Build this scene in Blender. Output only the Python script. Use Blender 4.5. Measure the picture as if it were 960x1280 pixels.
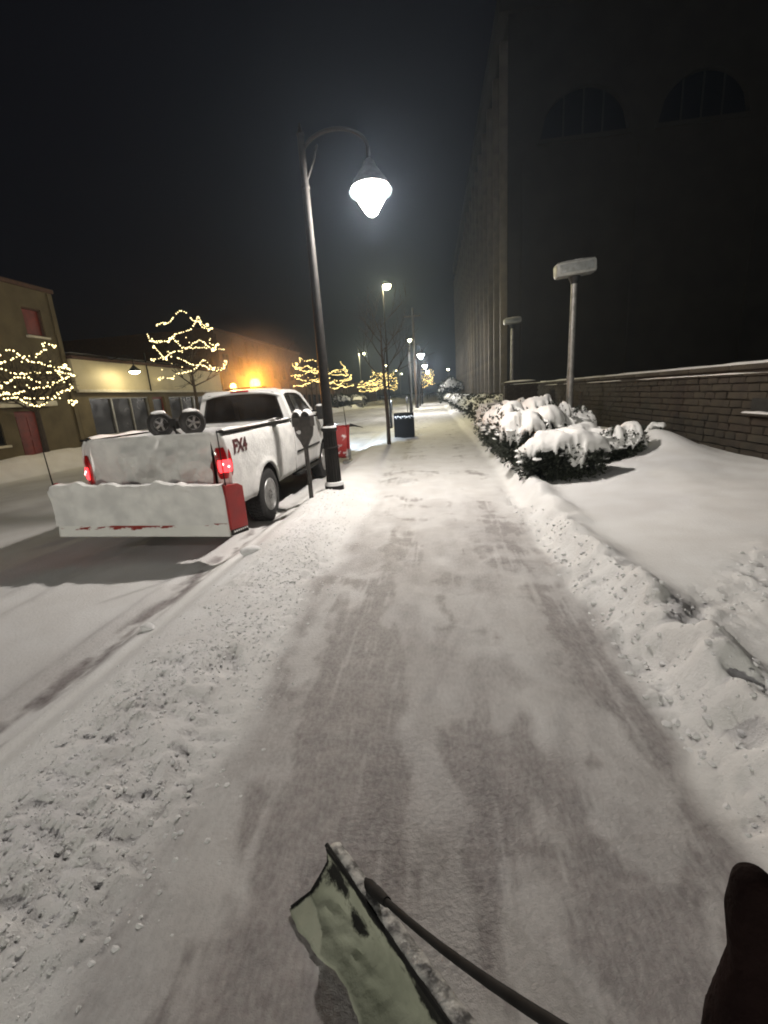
import bpy, bmesh, math, random
import numpy as np
from mathutils import Vector, Matrix, Quaternion

# ------------------------------------------------------------------ scene, camera, world, exposure
scn = bpy.context.scene
for o in list(bpy.data.objects):
    bpy.data.objects.remove(o)
random.seed(7)
COL = scn.collection
pi = math.pi

cam_d = bpy.data.cameras.new('camera')
cam = bpy.data.objects.new('camera', cam_d)
COL.objects.link(cam)
cam_d.sensor_fit = 'VERTICAL'
cam_d.sensor_height = 36.0
cam_d.lens = 556.0 / 1280.0 * 36.0
cam_d.clip_start = 0.02
cam_d.clip_end = 3000
CR = ((0.9923317, 0.0384692, 0.1174645), (0.1036277, 0.2590693, -0.9602835), (-0.0673728, 0.9650923, 0.2530962))
cam.matrix_world = Matrix.Translation((0, 0, 1.65)) @ Matrix(CR).to_4x4()
scn.camera = cam

world = bpy.data.worlds.new('World')
scn.world = world
world.use_nodes = True
nt = world.node_tree
nt.nodes.clear()
w_out = nt.nodes.new('ShaderNodeOutputWorld')
w_bg = nt.nodes.new('ShaderNodeBackground')
w_sky = nt.nodes.new('ShaderNodeTexSky')
w_sky.sky_type = 'NISHITA'
w_sky.sun_disc = False
w_sky.sun_elevation = math.radians(-4.0)
w_sky.sun_rotation = math.radians(250)
w_sky.air_density = 1.0
w_sky.dust_density = 2.0
w_mix = nt.nodes.new('ShaderNodeMix')
w_mix.data_type = 'RGBA'
w_mix.blend_type = 'ADD'
w_mix.inputs[0].default_value = 1.0
w_mix.inputs[7].default_value = (0.040, 0.036, 0.050, 1)      # even glow of the town under the snow cloud
nt.links.new(w_sky.outputs[0], w_mix.inputs[6])
nt.links.new(w_mix.outputs[2], w_bg.inputs[0])
w_bg.inputs[1].default_value = 0.055
nt.links.new(w_bg.outputs[0], w_out.inputs[0])

scn.view_settings.view_transform = 'Standard'
scn.view_settings.look = 'None'
scn.view_settings.exposure = 0.0
scn.view_settings.gamma = 1.0
scn.view_settings.use_curve_mapping = False
scn.render.engine = 'CYCLES'
cy = scn.cycles
cy.use_denoising = True
try:
    cy.denoiser = 'OPENIMAGEDENOISE'
except Exception:
    pass
cy.max_bounces = 4
cy.diffuse_bounces = 2
cy.glossy_bounces = 2
cy.transmission_bounces = 4
cy.volume_bounces = 0
cy.transparent_max_bounces = 12
cy.caustics_reflective = False
cy.caustics_refractive = False
cy.sample_clamp_indirect = 3.0
cy.filter_width = 1.9
cy.volume_step_rate = 1.0

# ------------------------------------------------------------------ helpers
def V(*a):
    return Vector(a)

class MB:
    """collects shapes; build() links them as ONE mesh object"""
    def __init__(s):
        s.v = []; s.f = []
    def add(s, vs, fs):
        b = len(s.v)
        s.v += [tuple(v) for v in vs]
        s.f += [tuple(i + b for i in f) for f in fs]
        return s
    def box(s, x0, x1, y0, y1, z0, z1):
        vs = [(x0, y0, z0), (x1, y0, z0), (x1, y1, z0), (x0, y1, z0), (x0, y0, z1), (x1, y0, z1), (x1, y1, z1), (x0, y1, z1)]
        return s.add(vs, [(0, 3, 2, 1), (4, 5, 6, 7), (0, 1, 5, 4), (1, 2, 6, 5), (2, 3, 7, 6), (3, 0, 4, 7)])
    def bbox(s, x0, x1, y0, y1, z0, z1, b=0.01):
        """box with bevelled edges"""
        bm = bmesh.new()
        bmesh.ops.create_cube(bm, size=1.0)
        for v in bm.verts:
            v.co = Vector(((x0 + x1) / 2 + v.co.x * (x1 - x0), (y0 + y1) / 2 + v.co.y * (y1 - y0), (z0 + z1) / 2 + v.co.z * (z1 - z0)))
        bmesh.ops.bevel(bm, geom=list(bm.edges), offset=b, segments=2, affect='EDGES', profile=0.5)
        bm.verts.index_update()
        s.add([v.co for v in bm.verts], [[v.index for v in f.verts] for f in bm.faces])
        bm.free()
        return s
    def tube(s, pts, rad, n=8, caps=True):
        pts = [Vector(p) for p in pts]
        if not hasattr(rad, '__len__'):
            rad = [rad] * len(pts)
        vs = []; fs = []
        ref = None
        for i, p in enumerate(pts):
            a = pts[max(i - 1, 0)]; b = pts[min(i + 1, len(pts) - 1)]
            t = (b - a)
            if t.length < 1e-9:
                t = Vector((0, 0, 1))
            t.normalize()
            if ref is None:
                ref = Vector((1, 0, 0)) if abs(t.x) < 0.8 else Vector((0, 1, 0))
            u = ref - t * ref.dot(t)
            if u.length < 1e-6:
                u = t.orthogonal()
            u.normalize(); ref = u
            w = t.cross(u)
            for k in range(n):
                an = 2 * pi * k / n
                vs.append(p + (u * math.cos(an) + w * math.sin(an)) * rad[i])
        m = len(pts)
        for i in range(m - 1):
            for k in range(n):
                k2 = (k + 1) % n
                fs.append((i * n + k, i * n + k2, (i + 1) * n + k2, (i + 1) * n + k))
        if caps:
            fs.append(tuple(reversed(range(n))))
            fs.append(tuple((m - 1) * n + k for k in range(n)))
        return s.add(vs, fs)
    def lathe(s, prof, n=24, c=(0, 0, 0), axis='z'):
        vs = []; fs = []
        m = len(prof)
        for (r, h) in prof:
            for k in range(n):
                an = 2 * pi * k / n
                a, b = r * math.cos(an), r * math.sin(an)
                if axis == 'z': q = (a, b, h)
                elif axis == 'x': q = (h, a, b)
                else: q = (b, h, a)
                vs.append((q[0] + c[0], q[1] + c[1], q[2] + c[2]))
        for i in range(m - 1):
            for k in range(n):
                k2 = (k + 1) % n
                fs.append((i * n + k, i * n + k2, (i + 1) * n + k2, (i + 1) * n + k))
        if prof[0][0] > 1e-4: fs.append(tuple(reversed(range(n))))
        if prof[-1][0] > 1e-4: fs.append(tuple((m - 1) * n + k for k in range(n)))
        return s.add(vs, fs)
    def prism(s, poly, off):
        """polygon (3d points) extruded by the vector off"""
        n = len(poly)
        off = Vector(off)
        vs = [Vector(p) for p in poly] + [Vector(p) + off for p in poly]
        fs = [tuple(reversed(range(n))), tuple(range(n, 2 * n))]
        for k in range(n):
            k2 = (k + 1) % n
            fs.append((k, k2, n + k2, n + k))
        return s.add(vs, fs)
    def ring(s, outer, inner, off):
        """frame between two loops of equal count, given thickness"""
        n = len(outer); off = Vector(off)
        o = [Vector(p) for p in outer]; i_ = [Vector(p) for p in inner]
        vs = o + i_ + [p + off for p in o] + [p + off for p in i_]
        fs = []
        for k in range(n):
            k2 = (k + 1) % n
            fs.append((k, k2, n + k2, n + k))
            fs.append((2 * n + k, 3 * n + k, 3 * n + k2, 2 * n + k2))
            fs.append((k, 2 * n + k, 2 * n + k2, k2))
            fs.append((n + k, n + k2, 3 * n + k2, 3 * n + k))
        return s.add(vs, fs)
    def grid(s, P):
        """P[i][j] of points"""
        n = len(P); m = len(P[0])
        vs = [p for row in P for p in row]
        fs = [(i * m + j, i * m + j + 1, (i + 1) * m + j + 1, (i + 1) * m + j) for i in range(n - 1) for j in range(m - 1)]
        return s.add(vs, fs)
    def ico(s, c, r, sub=2, fn=None, sc=(1, 1, 1)):
        vs, fs = ICO[sub]
        out = []
        for v in vs:
            k = fn(v) if fn else 1.0
            out.append((c[0] + v[0] * r * k * sc[0], c[1] + v[1] * r * k * sc[1], c[2] + v[2] * r * k * sc[2]))
        return s.add(out, fs)
    def mesh(s, name):
        me = bpy.data.meshes.new(name)
        me.from_pydata(s.v, [], s.f)
        return me
    def build(s, name, mat, parent=None, smooth=True, fix=True):
        me = s.mesh(name)
        if fix:
            bm = bmesh.new(); bm.from_mesh(me)
            bmesh.ops.recalc_face_normals(bm, faces=bm.faces)
            bm.to_mesh(me); bm.free()
        return obj(name, me, mat, parent, smooth)

ICO = {}
for _s in (1, 2, 3, 4):
    _b = bmesh.new(); bmesh.ops.create_icosphere(_b, subdivisions=_s, radius=1.0)
    _b.verts.index_update()
    ICO[_s] = ([tuple(v.co) for v in _b.verts], [tuple(v.index for v in f.verts) for f in _b.faces])
    _b.free()

def obj(name, me, mat, parent=None, smooth=True, loc=None):
    o = bpy.data.objects.new(name, me)
    COL.objects.link(o)
    if mat is not None and len(me.materials) == 0:
        me.materials.append(mat)
    if smooth:
        me.polygons.foreach_set('use_smooth', [True] * len(me.polygons))
        try:
            me.set_sharp_from_angle(angle=math.radians(38))
        except Exception:
            pass
    if parent is not None:
        o.parent = parent
    if loc is not None:
        o.location = loc
    return o

def tag(o, label=None, cat=None, group=None, kind=None):
    if label: o['label'] = label
    if cat: o['category'] = cat
    if group: o['group'] = group
    if kind: o['kind'] = kind
    return o

def thing(name, label, cat, loc=(0, 0, 0), rz=0.0, group=None):
    o = bpy.data.objects.new(name, None)
    COL.objects.link(o)
    o.location = loc; o.rotation_euler = (0, 0, rz)
    o.empty_display_size = 0.2
    return tag(o, label, cat, group)

def copy_tree(o, parent=None):
    c = o.copy(); COL.objects.link(c); c.parent = parent
    for ch in list(o.children):
        copy_tree(ch, c)
    return c

def light(name, kind, loc, power, color, parent=None, radius=0.05, **kw):
    d = bpy.data.lights.new(name, kind)
    d.energy = power; d.color = color
    d.shadow_soft_size = radius
    for k, v in kw.items():
        setattr(d, k, v)
    o = bpy.data.objects.new(name, d); COL.objects.link(o)
    o.parent = parent
    o.location = loc
    return o

# value noise -------------------------------------------------------
_rs = np.random.RandomState(11)
_LAT = _rs.rand(256, 256)
def vn(x, y):
    x = np.asarray(x, float); y = np.asarray(y, float)
    xi = np.floor(x).astype(int); yi = np.floor(y).astype(int)
    fx = x - xi; fy = y - yi
    fx = fx * fx * (3 - 2 * fx); fy = fy * fy * (3 - 2 * fy)
    a = _LAT[xi % 256, yi % 256]; b = _LAT[(xi + 1) % 256, yi % 256]
    c = _LAT[xi % 256, (yi + 1) % 256]; d = _LAT[(xi + 1) % 256, (yi + 1) % 256]
    return (a * (1 - fx) + b * fx) * (1 - fy) + (c * (1 - fx) + d * fx) * fy
def fbm(x, y, o=4):
    s = 0; a = 0.5; t = 0
    for i in range(o):
        s = s + a * vn(x * 2 ** i + 17.3 * i, y * 2 ** i + 9.1 * i); t += a; a *= 0.5
    return s / t
def ss(a, b, x):
    t = np.clip((np.asarray(x, float) - a) / (b - a), 0, 1)
    return t * t * (3 - 2 * t)
def n3(v, f, seed=0.0):
    return float(vn(v[0] * f + v[2] * f * 0.7 + seed + 50, v[1] * f - v[2] * f * 0.8 + seed * 1.7 + 50))

# materials ---------------------------------------------------------
MATS = {}
def mat(name, c1, c2=None, rough=0.6, metal=0.0, scale=6.0, bump=0.0, bscale=30.0, detail=4.0, r2=None, coat=0.0, spec=None, coord='Object', ramp=(0.35, 0.65), stretch=None, bdist=0.02):
    m = bpy.data.materials.new(name); m.use_nodes = True
    t = m.node_tree; t.nodes.clear(); N = t.nodes.new; L = t.links.new
    out = N('ShaderNodeOutputMaterial'); b = N('ShaderNodeBsdfPrincipled'); L(b.outputs[0], out.inputs[0])
    b.inputs['Roughness'].default_value = rough; b.inputs['Metallic'].default_value = metal
    if coat: b.inputs['Coat Weight'].default_value = coat
    if spec is not None: b.inputs['Specular IOR Level'].default_value = spec
    tc = N('ShaderNodeTexCoord'); src = tc.outputs[coord]
    if stretch:
        mp = N('ShaderNodeMapping'); mp.inputs['Scale'].default_value = stretch
        L(src, mp.inputs[0]); src = mp.outputs[0]
    if c2 is None: c2 = tuple(min(1, c * 0.8) for c in c1)
    n = N('ShaderNodeTexNoise'); n.inputs['Scale'].default_value = scale; n.inputs['Detail'].default_value = detail
    L(src, n.inputs['Vector'])
    r = N('ShaderNodeValToRGB')
    r.color_ramp.elements[0].position = ramp[0]; r.color_ramp.elements[1].position = ramp[1]
    r.color_ramp.elements[0].color = (*c1, 1); r.color_ramp.elements[1].color = (*c2, 1)
    L(n.outputs['Fac'], r.inputs[0]); L(r.outputs[0], b.inputs['Base Color'])
    if r2 is not None:
        mr = N('ShaderNodeMapRange'); mr.inputs[1].default_value = 0.3; mr.inputs[2].default_value = 0.7
        mr.inputs[3].default_value = rough; mr.inputs[4].default_value = r2
        L(n.outputs['Fac'], mr.inputs[0]); L(mr.outputs[0], b.inputs['Roughness'])
    if bump:
        bn = N('ShaderNodeTexNoise'); bn.inputs['Scale'].default_value = bscale; bn.inputs['Detail'].default_value = 5
        L(src, bn.inputs['Vector'])
        bp = N('ShaderNodeBump'); bp.inputs['Strength'].default_value = bump; bp.inputs['Distance'].default_value = bdist
        L(bn.outputs['Fac'], bp.inputs['Height']); L(bp.outputs[0], b.inputs['Normal'])
    MATS[name] = m
    return m

def emit(name, color, strength, sampling='AUTO', through=False):
    m = bpy.data.materials.new(name); m.use_nodes = True
    t = m.node_tree; t.nodes.clear(); N = t.nodes.new; L = t.links.new
    out = N('ShaderNodeOutputMaterial'); e = N('ShaderNodeEmission')
    e.inputs[0].default_value = (*color, 1); e.inputs[1].default_value = strength
    if through:                      # frosted lens: lets its own lamp's light out and glows
        tr = N('ShaderNodeBsdfTransparent'); tr.inputs[0].default_value = (0.95, 0.95, 0.95, 1)
        a = N('ShaderNodeAddShader'); L(tr.outputs[0], a.inputs[0]); L(e.outputs[0], a.inputs[1]); L(a.outputs[0], out.inputs[0])
    else:
        L(e.outputs[0], out.inputs[0])
    try: m.cycles.emission_sampling = sampling
    except Exception: pass
    return m

SNOW = mat('snow', (0.86, 0.86, 0.86), (0.78, 0.78, 0.79), rough=0.75, scale=5, bump=0.35, bscale=60, spec=0.25)
SNOWS = mat('soft_snow', (0.86, 0.86, 0.85), (0.80, 0.80, 0.80), rough=0.8, scale=3, bump=0.25, bscale=25, spec=0.2)
IRON = mat('black_iron', (0.010, 0.0095, 0.009), (0.02, 0.018, 0.017), rough=0.62, spec=0.22, scale=14, bump=0.15, bscale=80, r2=0.75)
GREYM = mat('grey_metal', (0.26, 0.26, 0.25), (0.17, 0.17, 0.16), rough=0.45, metal=0.3, scale=9)
WOODP = mat('pole_wood', (0.07, 0.05, 0.035), (0.035, 0.026, 0.02), rough=0.9, scale=18, stretch=(1, 1, 0.08), bump=0.4)
BARK = mat('bark', (0.055, 0.043, 0.035), (0.03, 0.024, 0.02), rough=0.95, scale=30, stretch=(1, 1, 0.3), bump=0.6, bscale=40)
TWIG = mat('twig', (0.026, 0.020, 0.017), (0.045, 0.036, 0.03), rough=0.9, scale=20)
RUBBER = mat('rubber', (0.012, 0.012, 0.012), (0.03, 0.03, 0.03), rough=0.8, scale=25, bump=0.3)
# ------------------------------------------------------------------ ground
def rut_line(y):
    return -2.62 + 0.05 * (vn(0 * y + 3.3, y * 0.5) - 0.5)

PRINTS = [(-0.16, 1.70, 0.1), (0.62, 1.95, -0.2), (-0.55, 2.55, 0.15), (0.30, 2.75, 0.0), (0.95, 2.60, -0.3),
          (1.45, 2.05, 0.5), (1.32, 1.72, 0.3), (1.25, 2.45, 0.2), (1.30, 3.35, 0.1), (1.75, 2.35, 0.7), (1.42, 1.45, 0.4), (-1.35, 2.4, 0.2)]
def print_mask(x, y):
    m = 0
    for (px, py, a) in PRINTS:
        c, s = math.cos(a), math.sin(a)
        u = (x - px) * c + (y - py) * s; v = -(x - px) * s + (y - py) * c
        d = (u / 0.055) ** 2 + (v / 0.15) ** 2
        m = np.maximum(m, np.exp(-d ** 2))
    return m

def chunk_left(x, y):
    w = 0.12 * (fbm(x * 0 + 2, y * 1.7) - 0.5)
    return ss(-2.05, -1.75, x + w) * (1 - ss(-1.22, -1.0, x + w)) * (1 - ss(7.0, 9.5, y))
def chunk_right(x, y):
    w = 0.35 * (fbm(x * 1.5 + 5, y * 1.5) - 0.5)
    a = ss(1.0, 1.15, x + w * 0.3) * (1 - ss(1.45, 1.8, x + w + 0.12 * np.maximum(0, y - 3.0)))
    d = (x - 1.25) * (-0.59) + (y - 2.55) * 0.807           # band of clods running out to the right
    b = np.exp(-((d + w) / 0.22) ** 2) * ss(1.1, 1.4, x) * (1 - ss(3.4, 4.6, x))
    return np.clip(np.maximum(a * (1 - ss(6.5, 9, y)), b * 0.9), 0, 1)

def height(x, y):
    x = np.asarray(x, float); y = np.asarray(y, float)
    z = np.zeros_like(x)
    road = -0.12 + 0.012 * (fbm(x * 0.8, y * 0.25, 3) - 0.5)
    near = 1 - ss(7.5, 11, y)
    for rx, dep in ((0, 0.035), (-1.62, 0.02)):
        d = x - (rut_line(y) + rx)
        road = road - dep * np.exp(-(d / 0.10) ** 2) + 0.022 * np.exp(-((np.abs(d) - 0.20) / 0.06) ** 2) * (0.5 + fbm(x * 6, y * 6)) * near
    bankh = 0.03 + (0.11 * np.exp(-((x + 1.72) / 0.38) ** 2)) * (0.6 + 0.8 * fbm(x * 0 + 1, y * 0.9, 3)) * (0.25 + 0.75 * near)
    bankh = bankh * (1 - ss(-1.35, -1.05, x)) + 0.09 * np.exp(-((x + 1.72) ** 2 + (y - 6.9) ** 2) / 0.3)
    z = np.where(x < -1.0, bankh, 0.0)
    s = ss(-2.5 + 0.1 * (fbm(x * 0, y * 1.1) - 0.5), -2.0, x)
    z = road * (1 - s) + z * s
    # path
    pth = ss(-1.15, -0.95, x) * (1 - ss(1.0, 1.2, x))
    z = z + pth * (0.006 * (fbm(x * 7, y * 2.5) - 0.5) + 0.004 * (fbm(x * 2, y * 12) - 0.5) + 0.01 * ss(7, 12, y))
    # right side
    edge = 1.08 + 0.16 * ss(4, 9, y) + 0.10 * (fbm(x * 0 + 8, y * 1.3, 3) - 0.5) + 0.05 * (fbm(x * 0 + 4, y * 6, 2) - 0.5)
    fld = 0.12 + 0.05 * np.clip(x - 1.6, 0, 3.4) + 0.05 * (fbm(x * 0.5, y * 0.5, 3) - 0.5)
    fld = fld + 0.46 * np.exp(-(((x - 4.15) / 0.62) ** 2 + ((y - 8.9) / 0.85) ** 2)) + 0.12 * np.exp(-(((x - 3.5) / 1.0) ** 2 + ((y - 7.4) / 0.9) ** 2)) + 0.13 * (fbm(x * 0.9 + 2, y * 0.8 + 4, 3) - 0.5) * ss(2.0, 3.0, x) * ss(3.5, 5.0, y)
    fld = fld - 0.04 * np.exp(-(((x - 2.0) / 0.5) ** 2 + ((y - 2.35) / 0.5) ** 2))
    fld = fld + 0.15 * np.exp(-((x - edge - 0.34) / 0.20) ** 2) * (1 - ss(9, 14, y)) * (0.25 + 1.3 * fbm(x * 2 + y, y * 2.4 - x, 3))
    s = ss(0, 0.32, x - edge)
    z = z * (1 - s) + fld * s
    # far kerb and bank across the street
    s = ss(-12.3, -13.0, x) if False else 1 - ss(-13.0, -12.3, x)
    bank = 0.10 + 0.38 * np.exp(-((x + 13.35) / 0.5) ** 2) * (0.5 + fbm(x * 0.5, y * 0.6, 3))
    z = z * (1 - s) + bank * s
    # clods
    cl = chunk_left(x, y); cr = chunk_right(x, y)
    r1 = np.abs(fbm(x * 9, y * 9, 3) - 0.5) * 2; r2 = np.abs(fbm(x * 22 + 7, y * 22, 2) - 0.5) * 2
    pat = ss(0.30, 0.62, fbm(x * 1.8 + 6, y * 1.4 + 2, 3))
    z = z + cl * (0.3 + 0.7 * pat) * (0.060 * (fbm(x * 8 + y, y * 8 - x, 4) - 0.5) + 0.050 * (fbm(x * 20 - y, y * 20 + x, 3) - 0.5)) + cr * (0.15 * (fbm(x * 3.6 + 3 + y, y * 3.6 - x, 4) - 0.5) + 0.085 * (fbm(x * 10 + y, y * 10 - x, 4) - 0.5) + 0.010 * (0.4 - r2))
    pm = print_mask(x, y)
    z = z - pm * (0.008 + 0.05 * np.maximum(cl, cr))
    return z

def pave(x, y):
    """share of bare pavement showing through the scraped snow"""
    edge = 1.05 + 0.14 * ss(4, 9, y) + 0.2 * (fbm(x * 0 + 8, y * 1.3, 3) - 0.5)
    inside = ss(-1.22, -0.98, x + 0.35 * (fbm(x * 2, y * 1.6) - 0.5)) * (1 - ss(-0.06, 0.10, x - edge + 0.12 * (fbm(x * 3, y * 3) - 0.5)))
    xw = x + 0.26 * (fbm(x * 3.1 + 0.7 * y, y * 2.1 - 0.5 * x, 4) - 0.5)
    yw = y + 0.80 * (fbm(x * 2.3 + 7 - 0.6 * y, y * 1.9 + 0.8 * x, 4) - 0.5)
    A = fbm(xw * 5.5 + 0.32 * yw, yw * 0.55 - 0.2 * xw, 6)                       # streaks along the path
    B = fbm(xw * 1.3 + 0.25 * yw + 5, yw * 3.4 + 0.5 * xw, 6)                    # strokes across
    C_ = fbm(xw * 5.2 - yw, yw * 3.6 + xw + 2, 6)
    wB = 0.16 + 0.26 * ss(2.2, 4.5, y)
    P = (0.76 - wB) * A + wB * B + 0.24 * C_
    bias = 0.055 * np.exp(-((x + 0.62) / 0.38) ** 2) + 0.06 * np.exp(-((x - 0.88) / 0.26) ** 2) * (1 - ss(2.8, 3.8, y)) - 0.055 * np.exp(-((x - 0.24) / 0.30) ** 2) * ss(1.6, 2.3, y)
    bias = bias + 0.035 * (1 - ss(1.0, 2.2, y)) - 0.10 * ss(4.2, 8.0, y) + 0.05 * np.exp(-((x + 0.13) / 0.09) ** 2) * (1 - ss(2.2, 3.0, y))
    p = ss(0.40, 0.64, P + bias)
    lg = fbm(x * 24 + 0.8 * y + 9, y * 1.6, 4)                                  # fine scrapes
    sl = fbm(x * 2.2 + 4, y * 20 + x * 3, 4)
    cut = ss(0.60, 0.70, fbm(x * 34 - 1.1 * y + 3, y * 0.9, 3))                    # thin bright lines left by the blade
    p = p * (0.22 + 0.62 * sl + 0.62 * lg) * (1 - 0.45 * cut)
    base = (0.50 - 0.34 * ss(4.0, 9.0, y)) * (0.35 + 1.2 * fbm(xw * 4 + 1, yw * 3.0, 5))
    p = np.clip(np.maximum(0.86 * p + 0.45 * base, base), 0, 0.74) * inside
    p = np.maximum(p, print_mask(x, y) * 0.45 * inside)
    d = np.abs(x - rut_line(y))
    rut = np.exp(-(d / 0.13) ** 4) * ss(0.36, 0.62, fbm(x * 9, y * 3.5, 5)) * 0.85 * (1 - ss(6, 8.5, y))
    rut2 = np.exp(-((x - rut_line(y) + 1.62) / 0.15) ** 2) * 0.22 * ss(0.35, 0.7, fbm(x * 4, y * 1.5, 4))
    rd = (1 - ss(-2.75, -2.55, x)) * ss(-12.5, -12.2, x) * (0.14 + 0.26 * ss(0.38, 0.75, fbm(x * 1.2, y * 0.35, 4)))
    return np.clip(np.maximum(np.maximum(p, rut), np.maximum(rut2, rd)), 0, 1)

def ground_material():
    m = bpy.data.materials.new('snowy_ground'); m.use_nodes = True
    t = m.node_tree; t.nodes.clear(); N = t.nodes.new; L = t.links.new
    out = N('ShaderNodeOutputMaterial'); b = N('ShaderNodeBsdfPrincipled'); L(b.outputs[0], out.inputs[0])
    geo = N('ShaderNodeNewGeometry')
    at = N('ShaderNodeAttribute'); at.attribute_name = 'pave'
    def noise(sc, det=4, stretch=None):
        n = N('ShaderNodeTexNoise'); n.inputs['Scale'].default_value = sc; n.inputs['Detail'].default_value = det
        if stretch:
            mp = N('ShaderNodeMapping'); mp.inputs['Scale'].default_value = stretch
            L(geo.outputs['Position'], mp.inputs[0]); L(mp.outputs[0], n.inputs['Vector'])
        else:
            L(geo.outputs['Position'], n.inputs['Vector'])
        return n
    def ramp(f, c1, c2, p1=0.35, p2=0.65):
        r = N('ShaderNodeValToRGB'); r.color_ramp.elements[0].position = p1; r.color_ramp.elements[1].position = p2
        r.color_ramp.elements[0].color = (*c1, 1); r.color_ramp.elements[1].color = (*c2, 1)
        L(f, r.inputs[0]); return r
    sn = ramp(noise(2.2, 5).outputs['Fac'], (0.80, 0.79, 0.78), (0.88, 0.88, 0.88))
    pv = ramp(noise(9, 6).outputs['Fac'], (0.15, 0.128, 0.130), (0.25, 0.218, 0.218))
    # grain breaks the edge of the thin snow film
    mth = N('ShaderNodeMath'); mth.operation = 'MULTIPLY_ADD'
    g = noise(55, 6, (1, 0.45, 1)); L(g.outputs['Fac'], mth.inputs[0]); mth.inputs[1].default_value = 0.7; mth.inputs[2].default_value = 0.65
    m2 = N('ShaderNodeMath'); m2.operation = 'MULTIPLY'; m2.use_clamp = True
    L(at.outputs['Fac'], m2.inputs[0]); L(mth.outputs[0], m2.inputs[1])
    mx = N('ShaderNodeMix'); mx.data_type = 'RGBA'
    L(m2.outputs[0], mx.inputs[0]); L(sn.outputs[0], mx.inputs[6]); L(pv.outputs[0], mx.inputs[7])
    L(mx.outputs[2], b.inputs['Base Color'])
    mr = N('ShaderNodeMapRange'); mr.inputs[3].default_value = 0.8; mr.inputs[4].default_value = 0.5
    L(m2.outputs[0], mr.inputs[0]); L(mr.outputs[0], b.inputs['Roughness'])
    b.inputs['Specular IOR Level'].default_value = 0.25
    n1 = noise(45, 6); n2 = noise(220, 3)
    ad = N('ShaderNodeMath'); ad.operation = 'MULTIPLY_ADD'
    L(n2.outputs['Fac'], ad.inputs[0]); ad.inputs[1].default_value = 0.35; L(n1.outputs['Fac'], ad.inputs[2])
    bp = N('ShaderNodeBump'); bp.inputs['Strength'].default_value = 0.5; bp.inputs['Distance'].default_value = 0.012
    L(ad.outputs[0], bp.inputs['Height']); L(bp.outputs[0], b.inputs['Normal'])
    return m
GROUND = ground_material()

xs = list(np.concatenate([[-400, -200, -100, -60, -40, -30, -25, -22, -20, -18], np.arange(-16.5, -6.0, 0.25), np.arange(-6.0, -3.2, 0.08),
     np.arange(-3.2, -2.2, 0.03), np.arange(-2.2, 1.0, 0.018), np.arange(1.0, 2.6, 0.018), np.arange(2.6, 6.0, 0.06), np.arange(6, 12, 0.5), [12, 16, 24, 40, 80, 200, 400]]))
for e in (-12.5, -2.45, -1.2, 1.12):
    k = int(np.argmin([abs(v - e) for v in xs])); xs[k] = e
ys = [-60, -30, -20, -14, -10, -7, -5, -3.5, -2.5, -1.8, -1.2, -0.7, -0.3, 0.1, 0.4]
while ys[-1] < 60:
    ys.append(ys[-1] + 0.010 + 0.0068 * ys[-1])
ys += [62, 66, 72, 80, 90, 105, 125, 150, 190, 260, 400, 700]
xs = np.array(xs); ys = np.array(ys)

def ground_sheet(name, x0, x1):
    X = xs[(xs >= x0 - 1e-6) & (xs <= x1 + 1e-6)]
    gx, gy = np.meshgrid(X, ys)
    z = height(gx, gy); p = pave(gx, gy)
    n, mm = gx.shape
    co = np.stack([gx, gy, z], -1).reshape(-1, 3).astype(np.float32)
    idx = np.arange(n * mm).reshape(n, mm)
    q = np.stack([idx[:-1, :-1], idx[:-1, 1:], idx[1:, 1:], idx[1:, :-1]], -1).reshape(-1, 4)
    me = bpy.data.meshes.new(name)
    me.vertices.add(len(co)); me.vertices.foreach_set('co', co.ravel())
    me.loops.add(q.size); me.loops.foreach_set('vertex_index', q.ravel().astype(np.int32))
    me.polygons.add(len(q)); me.polygons.foreach_set('loop_start', np.arange(0, q.size, 4, dtype=np.int32))
    me.update(calc_edges=True)
    a = me.attributes.new('pave', 'FLOAT', 'POINT'); a.data.foreach_set('value', p.ravel().astype(np.float32))
    me.materials.append(GROUND)
    me.polygons.foreach_set('use_smooth', [True] * len(q))
    o = bpy.data.objects.new(name, me); COL.objects.link(o)
    return tag(o, kind='structure')
ground_sheet('far_pavement', -400, -12.5)
ground_sheet('road', -12.5, -2.45)
ground_sheet('kerb_snow', -2.45, -1.2)
ground_sheet('sidewalk', -1.2, 1.12)
ground_sheet('snow_field', 1.12, 400)

def hz(x, y):
    return float(height(np.array([x]), np.array([y]))[0])

# loose crumbs of snow thrown up by the plough and the shovel
def crumbs(name, label, n, sampler, rmin, rmax):
    rnd = random.Random(5)
    b = MB()
    pts = []
    while len(pts) < n:
        pts.append(sampler(rnd))
    px = np.array([p[0] for p in pts]); py = np.array([p[1] for p in pts])
    pz = height(px, py)
    for (x, y), z in zip(pts, pz):
        r = rmin + (rmax - rmin) * rnd.random() ** 3.5
        sc = (rnd.uniform(0.8, 1.3), rnd.uniform(0.8, 1.3), rnd.uniform(0.55, 0.9))
        sd = rnd.random() * 50
        b.ico((x, y, z - r * 0.1), r, 1, lambda v: 0.75 + 0.5 * n3(v, 1.7, sd), sc)
    o = b.build(name, SNOW, fix=False)
    return tag(o, label, 'snow', kind='stuff')
def s_left(r):
    while True:
        y = 0.7 + 7.0 * r.random() ** 1.2; x = r.gauss(-1.48, 0.22)
        if -2.4 < x < -0.85 and float(vn(x * 2.2 + 30, y * 1.6)) > r.random() * 0.9: return (x, y)
def s_right(r):
    while True:
        x = r.uniform(1.0, 3.8); y = r.uniform(1.0, 7.0)
        if float(chunk_right(np.array([x]), np.array([y]))[0]) > 0.25 + r.random() * 0.7: return (x, y)
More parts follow.
